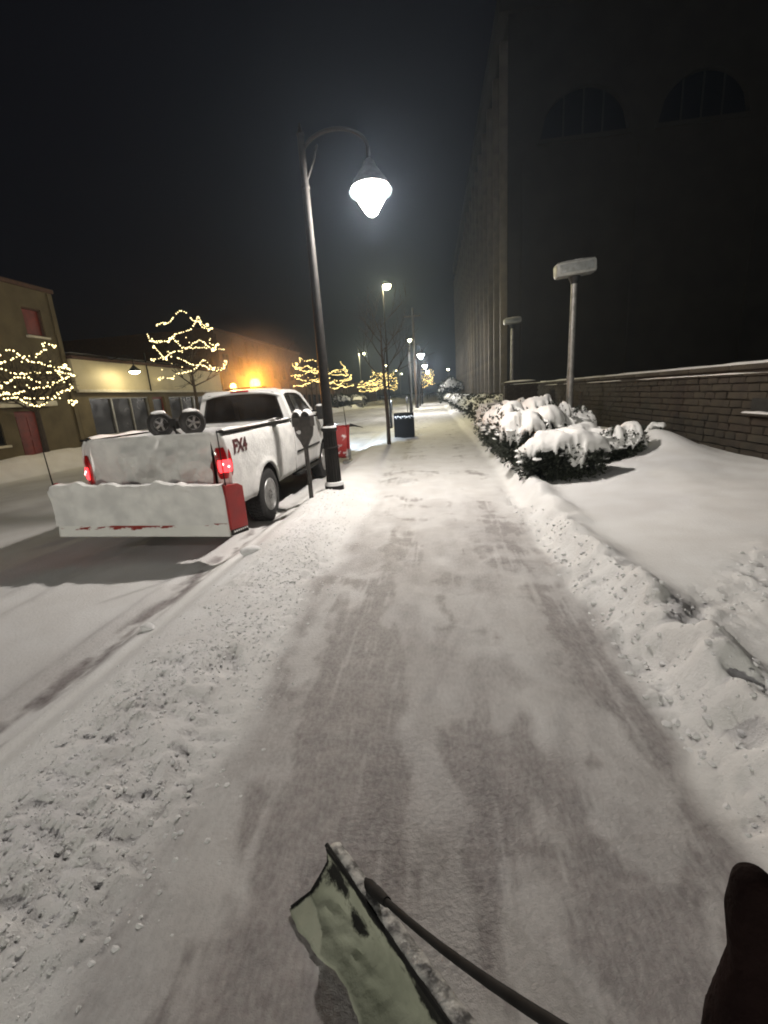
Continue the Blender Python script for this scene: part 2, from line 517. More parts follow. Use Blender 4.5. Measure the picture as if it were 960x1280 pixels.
crumbs('snow_crumbs', 'loose white snow crumbs scattered on the bank between the sidewalk and the road', 7500, s_left, 0.003, 0.015)
crumbs('snow_crumbs', 'small broken snow clods along the right edge of the shovelled sidewalk', 1500, s_right, 0.003, 0.024)
def clod(x, y, r, label, sd):
    b = MB(); b.ico((0, 0, r * 0.3), r, 3, lambda v: 0.7 + 0.6 * n3(v, 1.3, sd), (1.3, 0.9, 0.6))
    o = b.build('snow_clod', SNOW, fix=False); o.location = (x, y, hz(x, y))
    tag(o, label, 'snow clod', 'single snow clods')
clod(-2.02, 4.36, 0.085, 'fist sized snow clod lying alone near the tyre rut beside the rear plow', 1.0)
clod(-2.42, 3.1, 0.05, 'small snow clod on the edge of the tyre rut', 4.0)

# ------------------------------------------------------------------ pickup truck with two snow plows
WHITE = mat('truck_white', (0.80, 0.80, 0.79), (0.70, 0.70, 0.70), rough=0.35, scale=3.5, coat=0.3, r2=0.6, bump=0.08, bscale=25)
DUST = mat('snow_dusted_white', (0.84, 0.84, 0.82), (0.66, 0.66, 0.65), rough=0.75, scale=4.5, bump=0.5, bscale=18, spec=0.2)
GLASS = mat('dark_glass', (0.012, 0.012, 0.013), (0.02, 0.02, 0.02), rough=0.06, scale=3, r2=0.25, spec=0.6)
def tinted(m, col, k):
    t = m.node_tree; N = t.nodes.new; L = t.links.new
    out = [n for n in t.nodes if n.type == 'OUTPUT_MATERIAL'][0]; b = [n for n in t.nodes if n.type == 'BSDF_PRINCIPLED'][0]
    tr = N('ShaderNodeBsdfTransparent'); tr.inputs[0].default_value = (*col, 1); mx = N('ShaderNodeMixShader'); mx.inputs[0].default_value = k
    L(b.outputs[0], mx.inputs[1]); L(tr.outputs[0], mx.inputs[2]); L(mx.outputs[0], out.inputs[0])
    return m
CABGLASS = tinted(mat('cab_glass', (0.012, 0.012, 0.013), (0.02, 0.02, 0.02), rough=0.06, scale=3, r2=0.25, spec=0.6), (0.75, 0.75, 0.75), 0.6)
CHROME = mat('wheel_metal', (0.62, 0.62, 0.62), (0.42, 0.42, 0.43), rough=0.3, metal=0.85, scale=20, r2=0.5)
BLACKP = mat('black_plastic', (0.010, 0.010, 0.010), (0.02, 0.02, 0.02), rough=0.65, spec=0.25, scale=20)
REDP = mat('plow_red', (0.36, 0.022, 0.02), (0.26, 0.02, 0.02), rough=0.45, scale=6, bump=0.1)
def red_snow():
    """snow stuck on red steel: scraped bare along a broken band"""
    m = mat('snow_on_red_steel', (0.84, 0.84, 0.81), (0.78, 0.78, 0.75), rough=0.75, scale=3, bump=0.35, bscale=16, spec=0.2)
    t = m.node_tree; N = t.nodes.new; L = t.links.new
    b = [n for n in t.nodes if n.type == 'BSDF_PRINCIPLED'][0]
    old = b.inputs['Base Color'].links[0].from_socket
    tc = N('ShaderNodeTexCoord'); sx = N('ShaderNodeSeparateXYZ'); L(tc.outputs['Object'], sx.inputs[0])
    d = N('ShaderNodeMath'); d.operation = 'SUBTRACT'; L(sx.outputs[2], d.inputs[0]); d.inputs[1].default_value = 0.452
    n = N('ShaderNodeTexNoise'); n.inputs['Scale'].default_value = 3.2; n.inputs['Detail'].default_value = 7; n.inputs['Roughness'].default_value = 0.65
    mp = N('ShaderNodeMapping'); mp.inputs['Scale'].default_value = (0.9, 1, 3.0); mp.inputs['Location'].default_value = (0.37, 0, 0.2); L(tc.outputs['Object'], mp.inputs[0]); L(mp.outputs[0], n.inputs['Vector'])
    ab = N('ShaderNodeMath'); ab.operation = 'ABSOLUTE'; L(d.outputs[0], ab.inputs[0])
    k = N('ShaderNodeMath'); k.operation = 'MULTIPLY_ADD'; L(ab.outputs[0], k.inputs[0]); k.inputs[1].default_value = -3.0; L(n.outputs['Fac'], k.inputs[2])
    r = N('ShaderNodeValToRGB'); r.color_ramp.elements[0].position = 0.43; r.color_ramp.elements[1].position = 0.47
    r.color_ramp.elements[0].color = (0, 0, 0, 1); r.color_ramp.elements[1].color = (1, 1, 1, 1); L(k.outputs[0], r.inputs[0])
    mx = N('ShaderNodeMix'); mx.data_type = 'RGBA'; L(r.outputs[0], mx.inputs[0]); L(old, mx.inputs[6]); mx.inputs[7].default_value = (0.28, 0.03, 0.02, 1)
    L(mx.outputs[2], b.inputs['Base Color'])
    return m
REDSNOW = red_snow()
TAIL = mat('tail_lens_red', (0.42, 0.01, 0.012), (0.25, 0.006, 0.01), rough=0.15, scale=30, coat=0.4)
TAIL_ON = emit('tail_lamp_glow', (1.0, 0.035, 0.04), 5.0)
TAIL_HOT = emit('tail_lamp_core', (1.0, 0.30, 0.28), 9.0)
AMBER = emit('amber_beacon_glow', (1.0, 0.33, 0.03), 11.0, through=True)
WARMW = emit('white_beacon_glow', (1.0, 0.55, 0.16), 5.0, through=True)
HEADL = emit('headlamp_glow', (0.85, 0.93, 1.0), 12.0)

def solid(o, th, off=-1):
    md = o.modifiers.new('solid', 'SOLIDIFY'); md.thickness = th; md.offset = off
    return o

def build_truck():
    T = thing('pickup_truck', 'white snow dusted pickup truck with orange roof beacon and snow plows at both ends', 'pickup truck', (-3.52, 5.25, -0.125), math.radians(0.5))
    ZC = 0.41; RW = 0.41; YR, YF = 1.30, 5.05; RA = 0.50
    def zlow(y, base=0.50):
        z = base
        for yc in (YR, YF):
            d = abs(y - yc)
            if d < RA: z = max(z, ZC + math.sqrt(RA * RA - d * d))
        return z
    PR = [(0.40, 0.90), (0.55, 0.945), (0.75, 0.965), (1.0, 0.975), (1.2, 0.972), (1.33, 0.958), (1.40, 0.945), (1.46, 0.92), (1.475, 0.88)]
    def sx_(z):
        return float(np.interp(z, [p[0] for p in PR], [p[1] for p in PR]))
    def side(name, y0, y1, ztop, sgn, mat_, n=40, dent=0.0):
        P = []
        for i in range(n + 1):
            y = y0 + (y1 - y0) * i / n
            zl = zlow(y); zt = ztop(y)
            row = []
            for j in range(15):
                z = zl + (zt - zl) * (j / 14.0)
                x = sx_(z)
                for yc in (YR, YF):
                    d = math.hypot(y - yc, z - ZC)
                    if z > 0.4: x += 0.04 * math.exp(-((d - RA) / 0.07) ** 2)
                x += 0.006 * math.exp(-((z - 1.27) / 0.03) ** 2)
                x += 0.012 * (n3((y, z, 0), 3.0, 3) - 0.5) * (1.0 if z < 0.95 else 0.35)
                if y > 5.6: x -= 0.35 * ((y - 5.6) / 0.6) ** 2.2
                row.append((sgn * x, y, z))
            P.append(row)
        b = MB(); b.grid(P)
        o = b.build(name, mat_, T)
        # recalc normals may flip an open sheet: make them face outward
        me = o.data
        if sum(p.normal.x * sgn for p in me.polygons) < 0: me.flip_normals()
        return solid(o, 0.035)
    bed = lambda y: 1.47
    door = lambda y: 1.45
    fend = lambda y: 1.42 - 0.11 * max(0, (y - 4.9)) / 1.2
    for sg in (1, -1):
        bs = side('bed_side', 0.02, 2.86, bed, sg, DUST if sg > 0 else WHITE, 60)
        if sg > 0: side_obj = bs
        dr = side('cab_door', 2.90, 4.72, door, sg, WHITE, 36)
        MB().bbox(sg * 0.965 - 0.012, sg * 0.965 + 0.03, 3.18, 3.36, 1.20, 1.245, 0.008).build('door_handle', BLACKP, dr)
        side('front_fender', 4.74, 6.12, fend, sg, DUST if sg > 0 else WHITE, 40)
        # arch liner
        for yc in (YR, YF):
            P = []
            for i in range(17):
                a = pi * i / 16
                P.append([(sg * 0.96, yc + 0.5 * math.cos(a), ZC + 0.5 * math.sin(a)), (sg * 0.50, yc + 0.5 * math.cos(a), ZC + 0.5 * math.sin(a))])
            MB().grid(P).build('arch_liner', BLACKP, T)
    # rails
    for sg in (1, -1):
        MB().bbox(sg * 0.91 - 0.05, sg * 0.91 + 0.05, 0.03, 2.86, 1.462, 1.487, 0.010).build('bed_rail', BLACKP, T)
        b = MB()
        P = []
        for i in range(50):
            y = 0.1 + 2.7 * i / 49
            row = []
            for j in range(7):
                u = j / 6.0
                x = 0.845 + 0.10 * u
                row.append((sg * x, y, 1.484 + 0.035 * math.sin(pi * u) * (0.2 + 1.2 * float(vn(y * 3 + 5, 2.0 + sg))) - 0.004))
            P.append(row)
        b.grid(P).build('rail_snow', SNOWS, T)
    # bed box
    MB().box(-0.86, 0.86, 0.05, 2.84, 0.93, 0.97).build('bed_floor', BLACKP, T)
    MB().bbox(-0.90, 0.90, 2.80, 2.86, 0.6, 1.455, 0.012).build('bed_front', WHITE, T)
    P = []
    for i in range(46):
        y = 0.06 + 2.72 * i / 45
        row = []
        for j in range(30):
            x = -0.855 + 1.71 * j / 29
            z = 1.10 + 0.25 * float(ss(0.8, 2.4, y)) + 0.16 * (float(fbm(x * 2.2 + 3, y * 2.2)) - 0.5) + 0.10 * float(ss(0.3, 0.85, x)) + 0.07 * math.exp(-((y - 2.5) / 0.3) ** 2)
            row.append((x, y, z))
        P.append(row)
    MB().grid(P).build('bed_snow', SNOWS, T)
    # tailgate with snow packed on it
    P = []
    for i in range(61):
        x = -0.80 + 1.60 * i / 60
        row = []
        for j in range(33):
            z = 0.60 + 0.885 * j / 32
            lump = max(0.0, float(fbm(x * 3.2 + 11, z * 3.2 + 2)) - 0.47) * 0.42 + max(0, float(fbm(x * 7, z * 7)) - 0.55) * 0.10
            lump *= float(ss(1.47, 1.25, z)) if False else (1 - float(ss(1.25, 1.46, z)) * 0.8)
            rnd_ = 0.03 * max(0, (z - 1.44) / 0.045) ** 2
            row.append((x, -0.012 - lump + rnd_, z))
        P.append(row)
    b = MB(); b.grid(P); b.bbox(-0.80, 0.80, 0.0, 0.06, 0.60, 1.478, 0.015)
    tg = b.build('tailgate', DUST, T)
    b = MB()
    b.bbox(-0.13, 0.13, -0.028, 0.0, 1.24, 1.34, 0.012)
    b.build('tailgate_handle', DUST, tg)
    # rear corner posts and lamps
    for sg in (1, -1):
        b = MB()
        P = []
        for j in range(14):
            z = 0.55 + 0.925 * j / 13
            row = []
            for i in range(9):
                a = (i / 8.0) * pi / 2
                w = sx_(z)
                row.append((sg * (w - 0.15 + 0.15 * math.sin(a)), 0.12 - 0.14 * math.cos(a), z))
            P.append(row)
        b.grid(P)
        b.build('bed_corner', DUST, T)
        # wrap round lamp
        def lens(b, z0, z1, grow, a0=0.08, a1=1.38, nz=12):
            P = []
            for j in range(nz + 1):
                v = j / nz
                z = z0 + (z1 - z0) * v
                e = 1 - abs(2 * v - 1) ** 3.5
                row = []
                for i in range(9):
                    u = i / 8.0
                    am = (a0 + a1) / 2; hw = (a1 - a0) / 2 * (0.72 + 0.28 * e)
                    a = am + (2 * u - 1) * hw
                    w = sx_(z)
                    r = 0.15 + grow * (0.35 + 0.65 * e)
                    row.append((sg * (w - 0.15 + r * math.sin(a)), 0.12 - r * math.cos(a), z))
                P.append(row)
            b.grid(P)
        b = MB(); lens(b, 0.90, 1.29, 0.022)
        tl = b.build('tail_light', TAIL, T)
        b = MB(); lens(b, 0.965, 1.16, 0.030, 0.22, 1.25)
        b.build('lit_segment', TAIL_ON, tl)
        for dz, da in ((1.085, 0.55), (1.05, 0.95)):
            b = MB()
            r = 0.178; w = sx_(dz)
            b.ico((sg * (w - 0.15 + r * math.sin(da)), 0.12 - r * math.cos(da), dz), 0.016, 2)
            b.build('lit_bulb', TAIL_HOT, tl)
    # rear bumper, chassis
    MB().bbox(-0.92, 0.92, -0.14, 0.06, 0.48, 0.66, 0.03).build('rear_bumper', CHROME, T)
    b = MB()
    for sg in (1, -1):
        b.box(sg * 0.45 - 0.05, sg * 0.45 + 0.05, -0.05, 6.0, 0.52, 0.68)
    b.box(-0.6, 0.6, 2.9, 4.8, 0.50, 0.56)
    b.build('chassis', BLACKP, T)
    b = MB(); b.tube([(-0.85, YR, ZC), (0.85, YR, ZC)], 0.055, 10); b.ico((0, YR, ZC), 0.16, 2); b.build('axle', BLACKP, T)
    b = MB(); b.tube([(-0.85, YF, ZC), (0.85, YF, ZC)], 0.055, 10); b.build('axle', BLACKP, T)
    # wheels
    def wheel(x, y, sg):
        b = MB()
        prof = [(0.24, -0.12), (0.30, -0.135), (0.375, -0.13), (0.402, -0.11), (0.412, -0.06), (0.414, 0), (0.412, 0.06), (0.402, 0.11), (0.375, 0.13), (0.30, 0.135), (0.24, 0.12)]
        b.lathe(prof, 40, axis='x')
        for k in range(40):
            a = 2 * pi * k / 40
            for off in (-0.075, 0.0, 0.075):
                aa = a + (0.04 if off == 0 else 0)
                c, s_ = math.cos(aa), math.sin(aa)
                p = [(off - 0.03, (c * 0.41) - s_ * 0.018, s_ * 0.41 + c * 0.018), (off + 0.03, c * 0.41 - s_ * 0.024, s_ * 0.41 + c * 0.024),
                     (off + 0.03, c * 0.41 + s_ * 0.012, s_ * 0.41 - c * 0.012), (off - 0.03, c * 0.41 + s_ * 0.018, s_ * 0.41 - c * 0.018)]
                b.prism(p, (0, c * 0.012, s_ * 0.012))
        w = b.build('wheel', RUBBER, T); w.location = (x, y, ZC)
        b = MB()
        q = [(0.252, 0.122), (0.247, 0.134), (0.232, 0.132), (0.222, 0.10), (0.212, 0.04), (0.205, 0.035)]
        b.lathe([(r, sg * h) for r, h in q], 32, axis='x')
        b.lathe([(0.10, sg * 0.06), (0.098, sg * 0.10), (0.075, sg * 0.118), (0.0, sg * 0.122)], 24, axis='x')
        for k in range(8):
            a = 2 * pi * k / 8
            c, s_ = math.cos(a), math.sin(a)
            p = []
            for rr, hw in ((0.07, 0.020), (0.228, 0.034)):
                p.append((sg * 0.085, c * rr - s_ * hw, s_ * rr + c * hw))
            for rr, hw in ((0.228, 0.034), (0.07, 0.020)):
                p.append((sg * 0.085, c * rr + s_ * hw, s_ * rr - c * hw))
            b.prism(p, (sg * 0.035, 0, 0))
            b.lathe([(0.012, sg * 0.10), (0.012, sg * 0.135), (0, sg * 0.138)], 6, c=(0, math.cos(a + 0.39) * 0.062, math.sin(a + 0.39) * 0.062), axis='x')
        MB().lathe([(0.215, sg * 0.045), (0.0, sg * 0.046)], 24, axis='x').build('dark_gap_disc', BLACKP, w)  # black disc puts the shade between the spokes into colour
        b.build('rim', CHROME, w)
        b = MB()
        for k in range(34):
            a = random.uniform(0, 2 * pi); r = random.uniform(0.10, 0.25)
            b.ico((sg * 0.10, r * math.cos(a), r * math.sin(a)), random.uniform(0.006, 0.02), 1, None, (0.5, 1, 1))
        b.build('packed_snow', SNOW, w)['kind'] = 'stuff'
    for sg in (1, -1):
        wheel(sg * 0.845, YR, sg); wheel(sg * 0.845, YF, sg)
    # ---- cab greenhouse
    def rr(cx_, cz, hw, hh, r, n=6):
        pts = []
        for (sx2, sz2, a0) in ((1, 1, 0), (-1, 1, pi / 2), (-1, -1, pi), (1, -1, 1.5 * pi)):
            for k in range(n):
                a = a0 + (pi / 2) * k / (n - 1)
                pts.append((cx_ + sx2 * (hw - r) + r * math.cos(a), cz + sz2 * (hh - r) + r * math.sin(a)))
        return pts
    # rear panel: narrower at the roof
    def taper(p, y0=2.93):
        x, z = p
        f = 1.0 - 0.21 * (z - 1.42) / 0.62
        return (x * f, y0 + 0.06 * (z - 1.42) / 0.62 + 0.045 * (x * x), z)
    outer = [taper(p) for p in rr(0, 1.70, 0.93, 0.345, 0.11)]
    inner = [taper(p) for p in rr(0, 1.73, 0.80, 0.235, 0.07)]
    b = MB(); b.ring(outer, inner, (0, 0.05, 0))
    cab = b.build('cab_shell', WHITE, T)
    b = MB(); b.box(-0.92, 0.92, 2.92, 2.97, 0.6, 1.38); b.build('cab_rear_wall', WHITE, cab)
    gl = [taper(p, 2.945) for p in rr(0, 1.73, 0.81, 0.245, 0.07)]
    b = MB(); b.prism(gl, (0, 0.008, 0)); rg = b.build('rear_window', CABGLASS, T)
    b = MB(); b.ring([taper(p, 2.925) for p in rr(0, 1.73, 0.815, 0.25, 0.07)], [taper(p, 2.925) for p in rr(0, 1.73, 0.79, 0.225, 0.06)], (0, 0.012, 0)); b.build('window_seal', BLACKP, rg)
    # roof
    P = []
    for i in range(21):
        u = i / 20; y = 2.95 + 0.03 + 1.42 * u
        row = []
        for j in range(21):
            v = 2 * j / 20 - 1
            x = 0.745 * v
            z = 2.055 - 0.055 * abs(v) ** 4 - 0.03 * abs(v) ** 2 - 0.05 * max(0, (0.12 - u) / 0.12) ** 2 - 0.09 * max(0, (u - 0.75) / 0.25) ** 2
            row.append((x, y, z))
        P.append(row)
    b = MB(); b.grid(P); ro = b.build('roof', WHITE, T)
    if sum(p.normal.z for p in ro.data.polygons) < 0: ro.data.flip_normals()
    solid(ro, 0.04)
    # snow on the roof
    P = []
    for i in range(25):
        y = 3.05 + 1.2 * i / 24
        row = []
        for j in range(25):
            v = 2 * j / 24 - 1
            e = (1 - abs(v) ** 6) * (1 - abs(2 * i / 24 - 1) ** 6)
            row.append((0.68 * v, y, 2.048 - 0.05 * abs(v) ** 4 - 0.028 * v * v - 0.06 * max(0, (y - 4.0) / 0.3) ** 2 - 0.012 + 0.035 * e * (0.5 + float(fbm(v * 3 + 4, y * 3)))))
        P.append(row)
    MB().grid(P).build('roof_snow', SNOWS, T)
    # side frames: window opening between belt and roof
    for sg in (1, -1):
        def xp(z): return 0.935 - 0.20 * (z - 1.44) / 0.58
        o2 = [(2.96, 1.42), (3.02, 2.00), (3.3, 2.02), (3.7, 2.02), (4.05, 2.01), (4.36, 1.94), (4.62, 1.72), (4.88, 1.44), (4.4, 1.42), (4.0, 1.42), (3.6, 1.42), (3.2, 1.42)]
        i2 = [(3.14, 1.47), (3.16, 1.92), (3.32, 1.955), (3.7, 1.96), (4.02, 1.95), (4.24, 1.90), (4.48, 1.70), (4.66, 1.50), (4.4, 1.47), (4.0, 1.47), (3.6, 1.47), (3.25, 1.47)]
        b = MB(); b.ring([(sg * xp(z), y, z) for y, z in o2], [(sg * xp(z), y, z) for y, z in i2], (-sg * 0.05, 0, 0))
        b.build('window_frame', WHITE, T)
        b = MB(); b.prism([(sg * (xp(z) - 0.018), y, z) for y, z in i2], (-sg * 0.008, 0, 0))
        sw = b.build('side_window', CABGLASS, T)
        b = MB(); b.prism([(sg * (xp(z) - 0.008), y, z) for y, z in ((3.50, 1.47), (3.56, 1.47), (3.56, 1.955), (3.50, 1.955))], (-sg * 0.012, 0, 0)); b.build('window_divider', BLACKP, sw)
        # mirror
        b = MB(); b.bbox(sg * 1.12 - 0.10, sg * 1.12 + 0.10, 4.52, 4.62, 1.36, 1.66, 0.03); b.tube([(sg * 0.93, 4.62, 1.45), (sg * 1.12, 4.58, 1.45)], 0.02, 8); b.tube([(sg * 0.90, 4.62, 1.55), (sg * 1.12, 4.58, 1.56)], 0.02, 8)
        mi = b.build('wing_mirror', BLACKP, T)
        b = MB(); b.ico((sg * 1.12, 4.57, 1.655), 0.1, 2, lambda v: 0.8 + 0.4 * n3(v, 1.5, 2), (1.0, 0.5, 0.35)); b.build('mirror_snow', SNOW, mi)
    MB().bbox(-0.17, 0.17, 2.955, 2.985, 2.005, 2.035, 0.006).build('high_brake_light', TAIL, T)
    MB().bbox(-0.985, -0.968, 0.75, 0.93, 1.08, 1.26, 0.006).build('fuel_door', WHITE, T)
    for sg in (1, -1):
        MB().bbox(sg * 0.985 - 0.006, sg * 0.985 + 0.006, 2.93, 4.70, 0.835, 0.875, 0.004).build('side_moulding', BLACKP, T)
        MB().bbox(sg * 0.90 - 0.08, sg * 0.90 + 0.08, 2.95, 4.55, 0.40, 0.46, 0.02).build('running_board', BLACKP, T)
        MB().box(sg * 0.94 - 0.02, sg * 0.94 + 0.005, 2.862, 2.898, 0.52, 1.45).build('cab_gap', BLACKP, T)
        MB().box(sg * 0.79 - 0.012, sg * 0.79 + 0.012, -0.006, 0.02, 0.62, 1.46).build('tailgate_gap', BLACKP, T)
    for x in (-0.45, 0.0, 0.45):
        b = MB(); b.bbox(x - 0.21, x + 0.21, 3.28, 3.42, 0.95, 1.52, 0.05); b.bbox(x - 0.12, x + 0.12, 3.30, 3.39, 1.53, 1.70, 0.04); b.tube([(x, 3.35, 1.48), (x, 3.35, 1.56)], 0.03, 6); b.build('seat', BLACKP, T)
    # windshield, hood, nose
    b = MB(); b.prism([(-0.72, 4.36, 1.96), (0.72, 4.36, 1.96), (0.86, 4.90, 1.45), (-0.86, 4.90, 1.45)], (0, 0.012, 0.012)); b.build('windshield', CABGLASS, T)
    P = []
    for i in range(19):
        u = i / 18; y = 4.86 + 1.26 * u
        row = []
        for j in range(21):
            v = 2 * j / 20 - 1
            z = 1.455 - 0.11 * u - 0.05 * abs(v) ** 4 - 0.10 * max(0, (u - 0.85) / 0.15) ** 2 + 0.02 * math.exp(-((abs(v) - 0.55) / 0.15) ** 2)
            w = 0.93 - 0.35 * max(0, (y - 5.6) / 0.6) ** 2.2
            row.append((w * v, y, z))
        P.append(row)
    b = MB(); b.grid(P); hd = b.build('hood', WHITE, T)
    if sum(p.normal.z for p in hd.data.polygons) < 0: hd.data.flip_normals()
    solid(hd, 0.03)
    b = MB(); b.bbox(-0.60, 0.60, 6.02, 6.14, 0.78, 1.24, 0.03)
    gr = b.build('grille', CHROME, T)
    for z in (0.87, 1.01, 1.15):
        MB().bbox(-0.55, 0.55, 6.13, 6.155, z - 0.045, z + 0.045, 0.01).build('grille_slot', BLACKP, gr)
    MB().bbox(-0.95, 0.95, 6.10, 6.32, 0.48, 0.74, 0.04).build('front_bumper', CHROME, T)
    for sg in (1, -1):
        MB().bbox(sg * 0.74 - 0.13, sg * 0.74 + 0.13, 5.98, 6.12, 0.90, 1.22, 0.03).build('headlight', GLASS, T)
    # ---- roof light bar
    b = MB(); b.bbox(-0.52, 0.28, 3.52, 3.70, 2.075, 2.115, 0.012)
    for x in (-0.5, 0.08): b.tube([(x, 3.61, 2.02), (x, 3.61, 2.09)], 0.02, 8)
    lb = b.build('light_bar', BLACKP, T)
    b = MB(); b.lathe([(0.09, 2.115), (0.10, 2.14), (0.098, 2.20), (0.075, 2.245), (0.035, 2.262), (0, 2.265)], 20, c=(0.08, 3.61, 0))
    b.build('amber_beacon', AMBER, lb)
    b = MB(); b.lathe([(0.05, 2.115), (0.055, 2.14), (0.05, 2.18), (0.03, 2.205), (0, 2.21)], 16, c=(-0.38, 3.61, 0))
    b.build('warm_beacon', WARMW, lb)
    light('beacon_lamp', 'POINT', (0.08, 3.61, 2.195), 230, (1.0, 0.33, 0.02), T, 0.05)
    light('warm_beacon_lamp', 'POINT', (-0.38, 3.61, 2.16), 40, (1.0, 0.5, 0.12), T, 0.04)
    for sg in (1, -1):                                  # tail lamps throw a little red on the snow
        light('tail_lamp', 'POINT', (sg * 1.03, -0.10, 1.06), 0.35, (1.0, 0.03, 0.03), T, 0.05)
    # ---- marking on the bed side
    cu = bpy.data.curves.new('marking', 'FONT'); cu.body = 'FX4'; cu.size = 0.235; cu.shear = 0.18; cu.extrude = 0.001; cu.offset = 0.009; cu.space_character = 0.92
    to = bpy.data.objects.new('marking', cu); COL.objects.link(to)
    bpy.context.view_layer.update()
    me = bpy.data.meshes.new_from_object(to.evaluated_get(bpy.context.evaluated_depsgraph_get()))
    bpy.data.objects.remove(to)
    for v in me.vertices:
        px, py_ = v.co.x, v.co.y
        y = 0.20 + px * 1.18; z = 1.19 + py_
        v.co = (sx_(z) + 0.006 * math.exp(-((z - 1.27) / 0.03) ** 2) + 0.008 + (0.002 if v.co.z > 0 else 0), y, z)
    me.materials.clear()
    dk = mat('decal_dark_red', (0.10, 0.012, 0.014), (0.035, 0.01, 0.012), rough=0.5, scale=9)
    obj('decal', me, dk, side_obj, smooth=False)
    # ---- rear plow
    RP = bpy.data.objects.new('rear_plow', None)   # replaced below by a mesh part
    bpy.data.objects.remove(RP)
    x0, x1 = -1.13, 1.08
    def bl(x, z):
        t = (z - 0.33) / 0.62
        return -0.44 + 0.035 * math.sin(pi * min(1, max(0, t)))
    P = []
    nx = 90
    for i in range(nx + 1):
        x = x0 + (x1 - x0) * i / nx
        tilt = -0.035 * x
        top = 0.945 + 0.10 * (float(fbm(x * 3.0 + 2, 3.3)) - 0.5) + 0.10 * max(0, float(vn(x * 7 + 4, 1.1)) - 0.55) - 0.05 * float(ss(-1.0, -1.13, x))
        row = []
        for j in range(25):
            z = 0.455 + (top - 0.455) * j / 24
            lump = 0.035 * (float(fbm(x * 3 + 5, z * 4)) - 0.5) + 0.16 * max(0, float(fbm(x * 6, z * 6 + 9)) - 0.48) * float(ss(0.72, 0.92, z))
            row.append((x, bl(x, z) - 0.03 - lump, z + tilt))
        # rounded snow crest running back over the edge
        row.append((x, bl(x, top) + 0.02, top + 0.012 + tilt)); row.append((x, bl(x, top) + 0.06, top - 0.005 + tilt)); row.append((x, bl(x, top) + 0.07, top - 0.06 + tilt))
        P.append(row)
    b = MB(); b.grid(P)
    plow = b.build('rear_plow', DUST, T)
    # steel moldboard behind the snow
    P = [[(x, bl(x, z) + 0.015, z - 0.035 * x) for z in np.linspace(0.36, 0.93, 14)] for x in np.linspace(x0, x1, 12)]
    b = MB(); b.grid(P); mbd = b.build('moldboard', REDP, plow); solid(mbd, 0.02)
    P = [[(x, bl(x, z) - 0.022 - 0.012 * (float(fbm(x * 5, z * 8)) - 0.5), z - 0.035 * x) for z in np.linspace(0.32, 0.475, 9)] for x in np.linspace(x0 + 0.02, x1, 60)]
    b = MB(); b.grid(P); ce = b.build('cutting_edge', REDSNOW, plow); solid(ce, 0.02)
    b = MB()
    for sg in (-0.4, 0.4):
        b.bbox(sg - 0.05, sg + 0.05, -0.36, 0.0, 0.52, 0.62, 0.01); b.bbox(sg - 0.04, sg + 0.04, -0.34, -0.28, 0.42, 0.88, 0.01)
    b.tube([(-0.45, -0.25, 0.80), (0.45, -0.25, 0.80)], 0.035, 8)
    b.build('mount_frame', BLACKP, plow)
    # red end wing swung forward
    wz0, wz1 = 0.36, 0.89
    b = MB(); b.prism([(x1, -0.45, wz0), (x1 + 0.10, -0.20, wz0 - 0.01), (x1 + 0.10, -0.20, wz1 - 0.05), (x1 + 0.075, -0.27, wz1 - 0.005), (x1, -0.45, wz1)], (0.03, -0.012, 0))
    wg = b.build('wing', REDP, plow)
    wg['label'] = 'bare red end wing of the rear plow'
    b = MB(); b.prism([(x1 + 0.012, -0.44, wz0 - 0.07), (x1 + 0.105, -0.20, wz0 - 0.08), (x1 + 0.105, -0.20, wz0 - 0.0), (x1 + 0.012, -0.44, wz0 + 0.012)], (0.022, -0.01, 0))
    b.build('rubber_edge', RUBBER, wg)
    b = MB()
    for k in range(7):
        b.ico((x1 + 0.045 + 0.012 * k, -0.42 + 0.032 * k, wz0 - 0.03), 0.014, 1)
    b.build('edge_snow', SNOW, wg)
    b = MB(); b.tube([(x0 + 0.06, -0.41, 0.93), (x0 + 0.045, -0.41, 1.42)], [0.009, 0.006], 6); b.build('marker_rod', BLACKP, plow)
    b = MB(); b.tube([(x1 + 0.02, -0.42, 0.86), (x1 + 0.015, -0.42, 1.52)], [0.009, 0.006], 6); b.build('marker_rod', BLACKP, plow)
    b = MB(); b.ico((x0 + 0.12, -0.42, 1.0), 0.035, 2, None, (1.4, 1, 0.7)); b.build('marker_lamp', TAIL, plow)
    # ---- front plow
    P = []
    for x in np.linspace(-1.22, 1.25, 18):
        row = []
        for z in np.linspace(0.12, 1.03, 12):
            t = (z - 0.12) / 0.9
            row.append((x, 7.02 + 0.10 * abs(x) - 0.14 * math.sin(pi * t) + 0.10 * t, z + 0.02 * x))
        P.append(row)
    REDSPRAY = mat('red_plow_snow_spray', (0.36, 0.022, 0.02), (0.80, 0.78, 0.78), rough=0.55, scale=5.5, detail=9, ramp=(0.52, 0.60), bump=0.2)
    b = MB(); b.grid(P); fp = b.build('front_plow', REDSPRAY, T); solid(fp, 0.02, 0)
    b = MB()
    for x in np.linspace(-1.18, 1.21, 7):
        pts = []
        for z in (0.15, 0.4, 0.65, 0.95):
            t = (z - 0.12) / 0.9
            pts.append((x, 7.02 + 0.10 * abs(x) - 0.14 * math.sin(pi * t) + 0.10 * t - 0.04, z + 0.02 * x))
        b.tube(pts, 0.028, 4)
    b.build('rib', REDP, fp)
    b = MB(); b.prism([(-1.22, 7.22, 1.03), (1.27, 7.24, 1.07), (1.60, 7.42, 0.93), (1.34, 7.56, 0.97), (-1.3, 7.50, 0.95)], (0, 0, 0.015)); b.build('rubber_flap', RUBBER, fp)
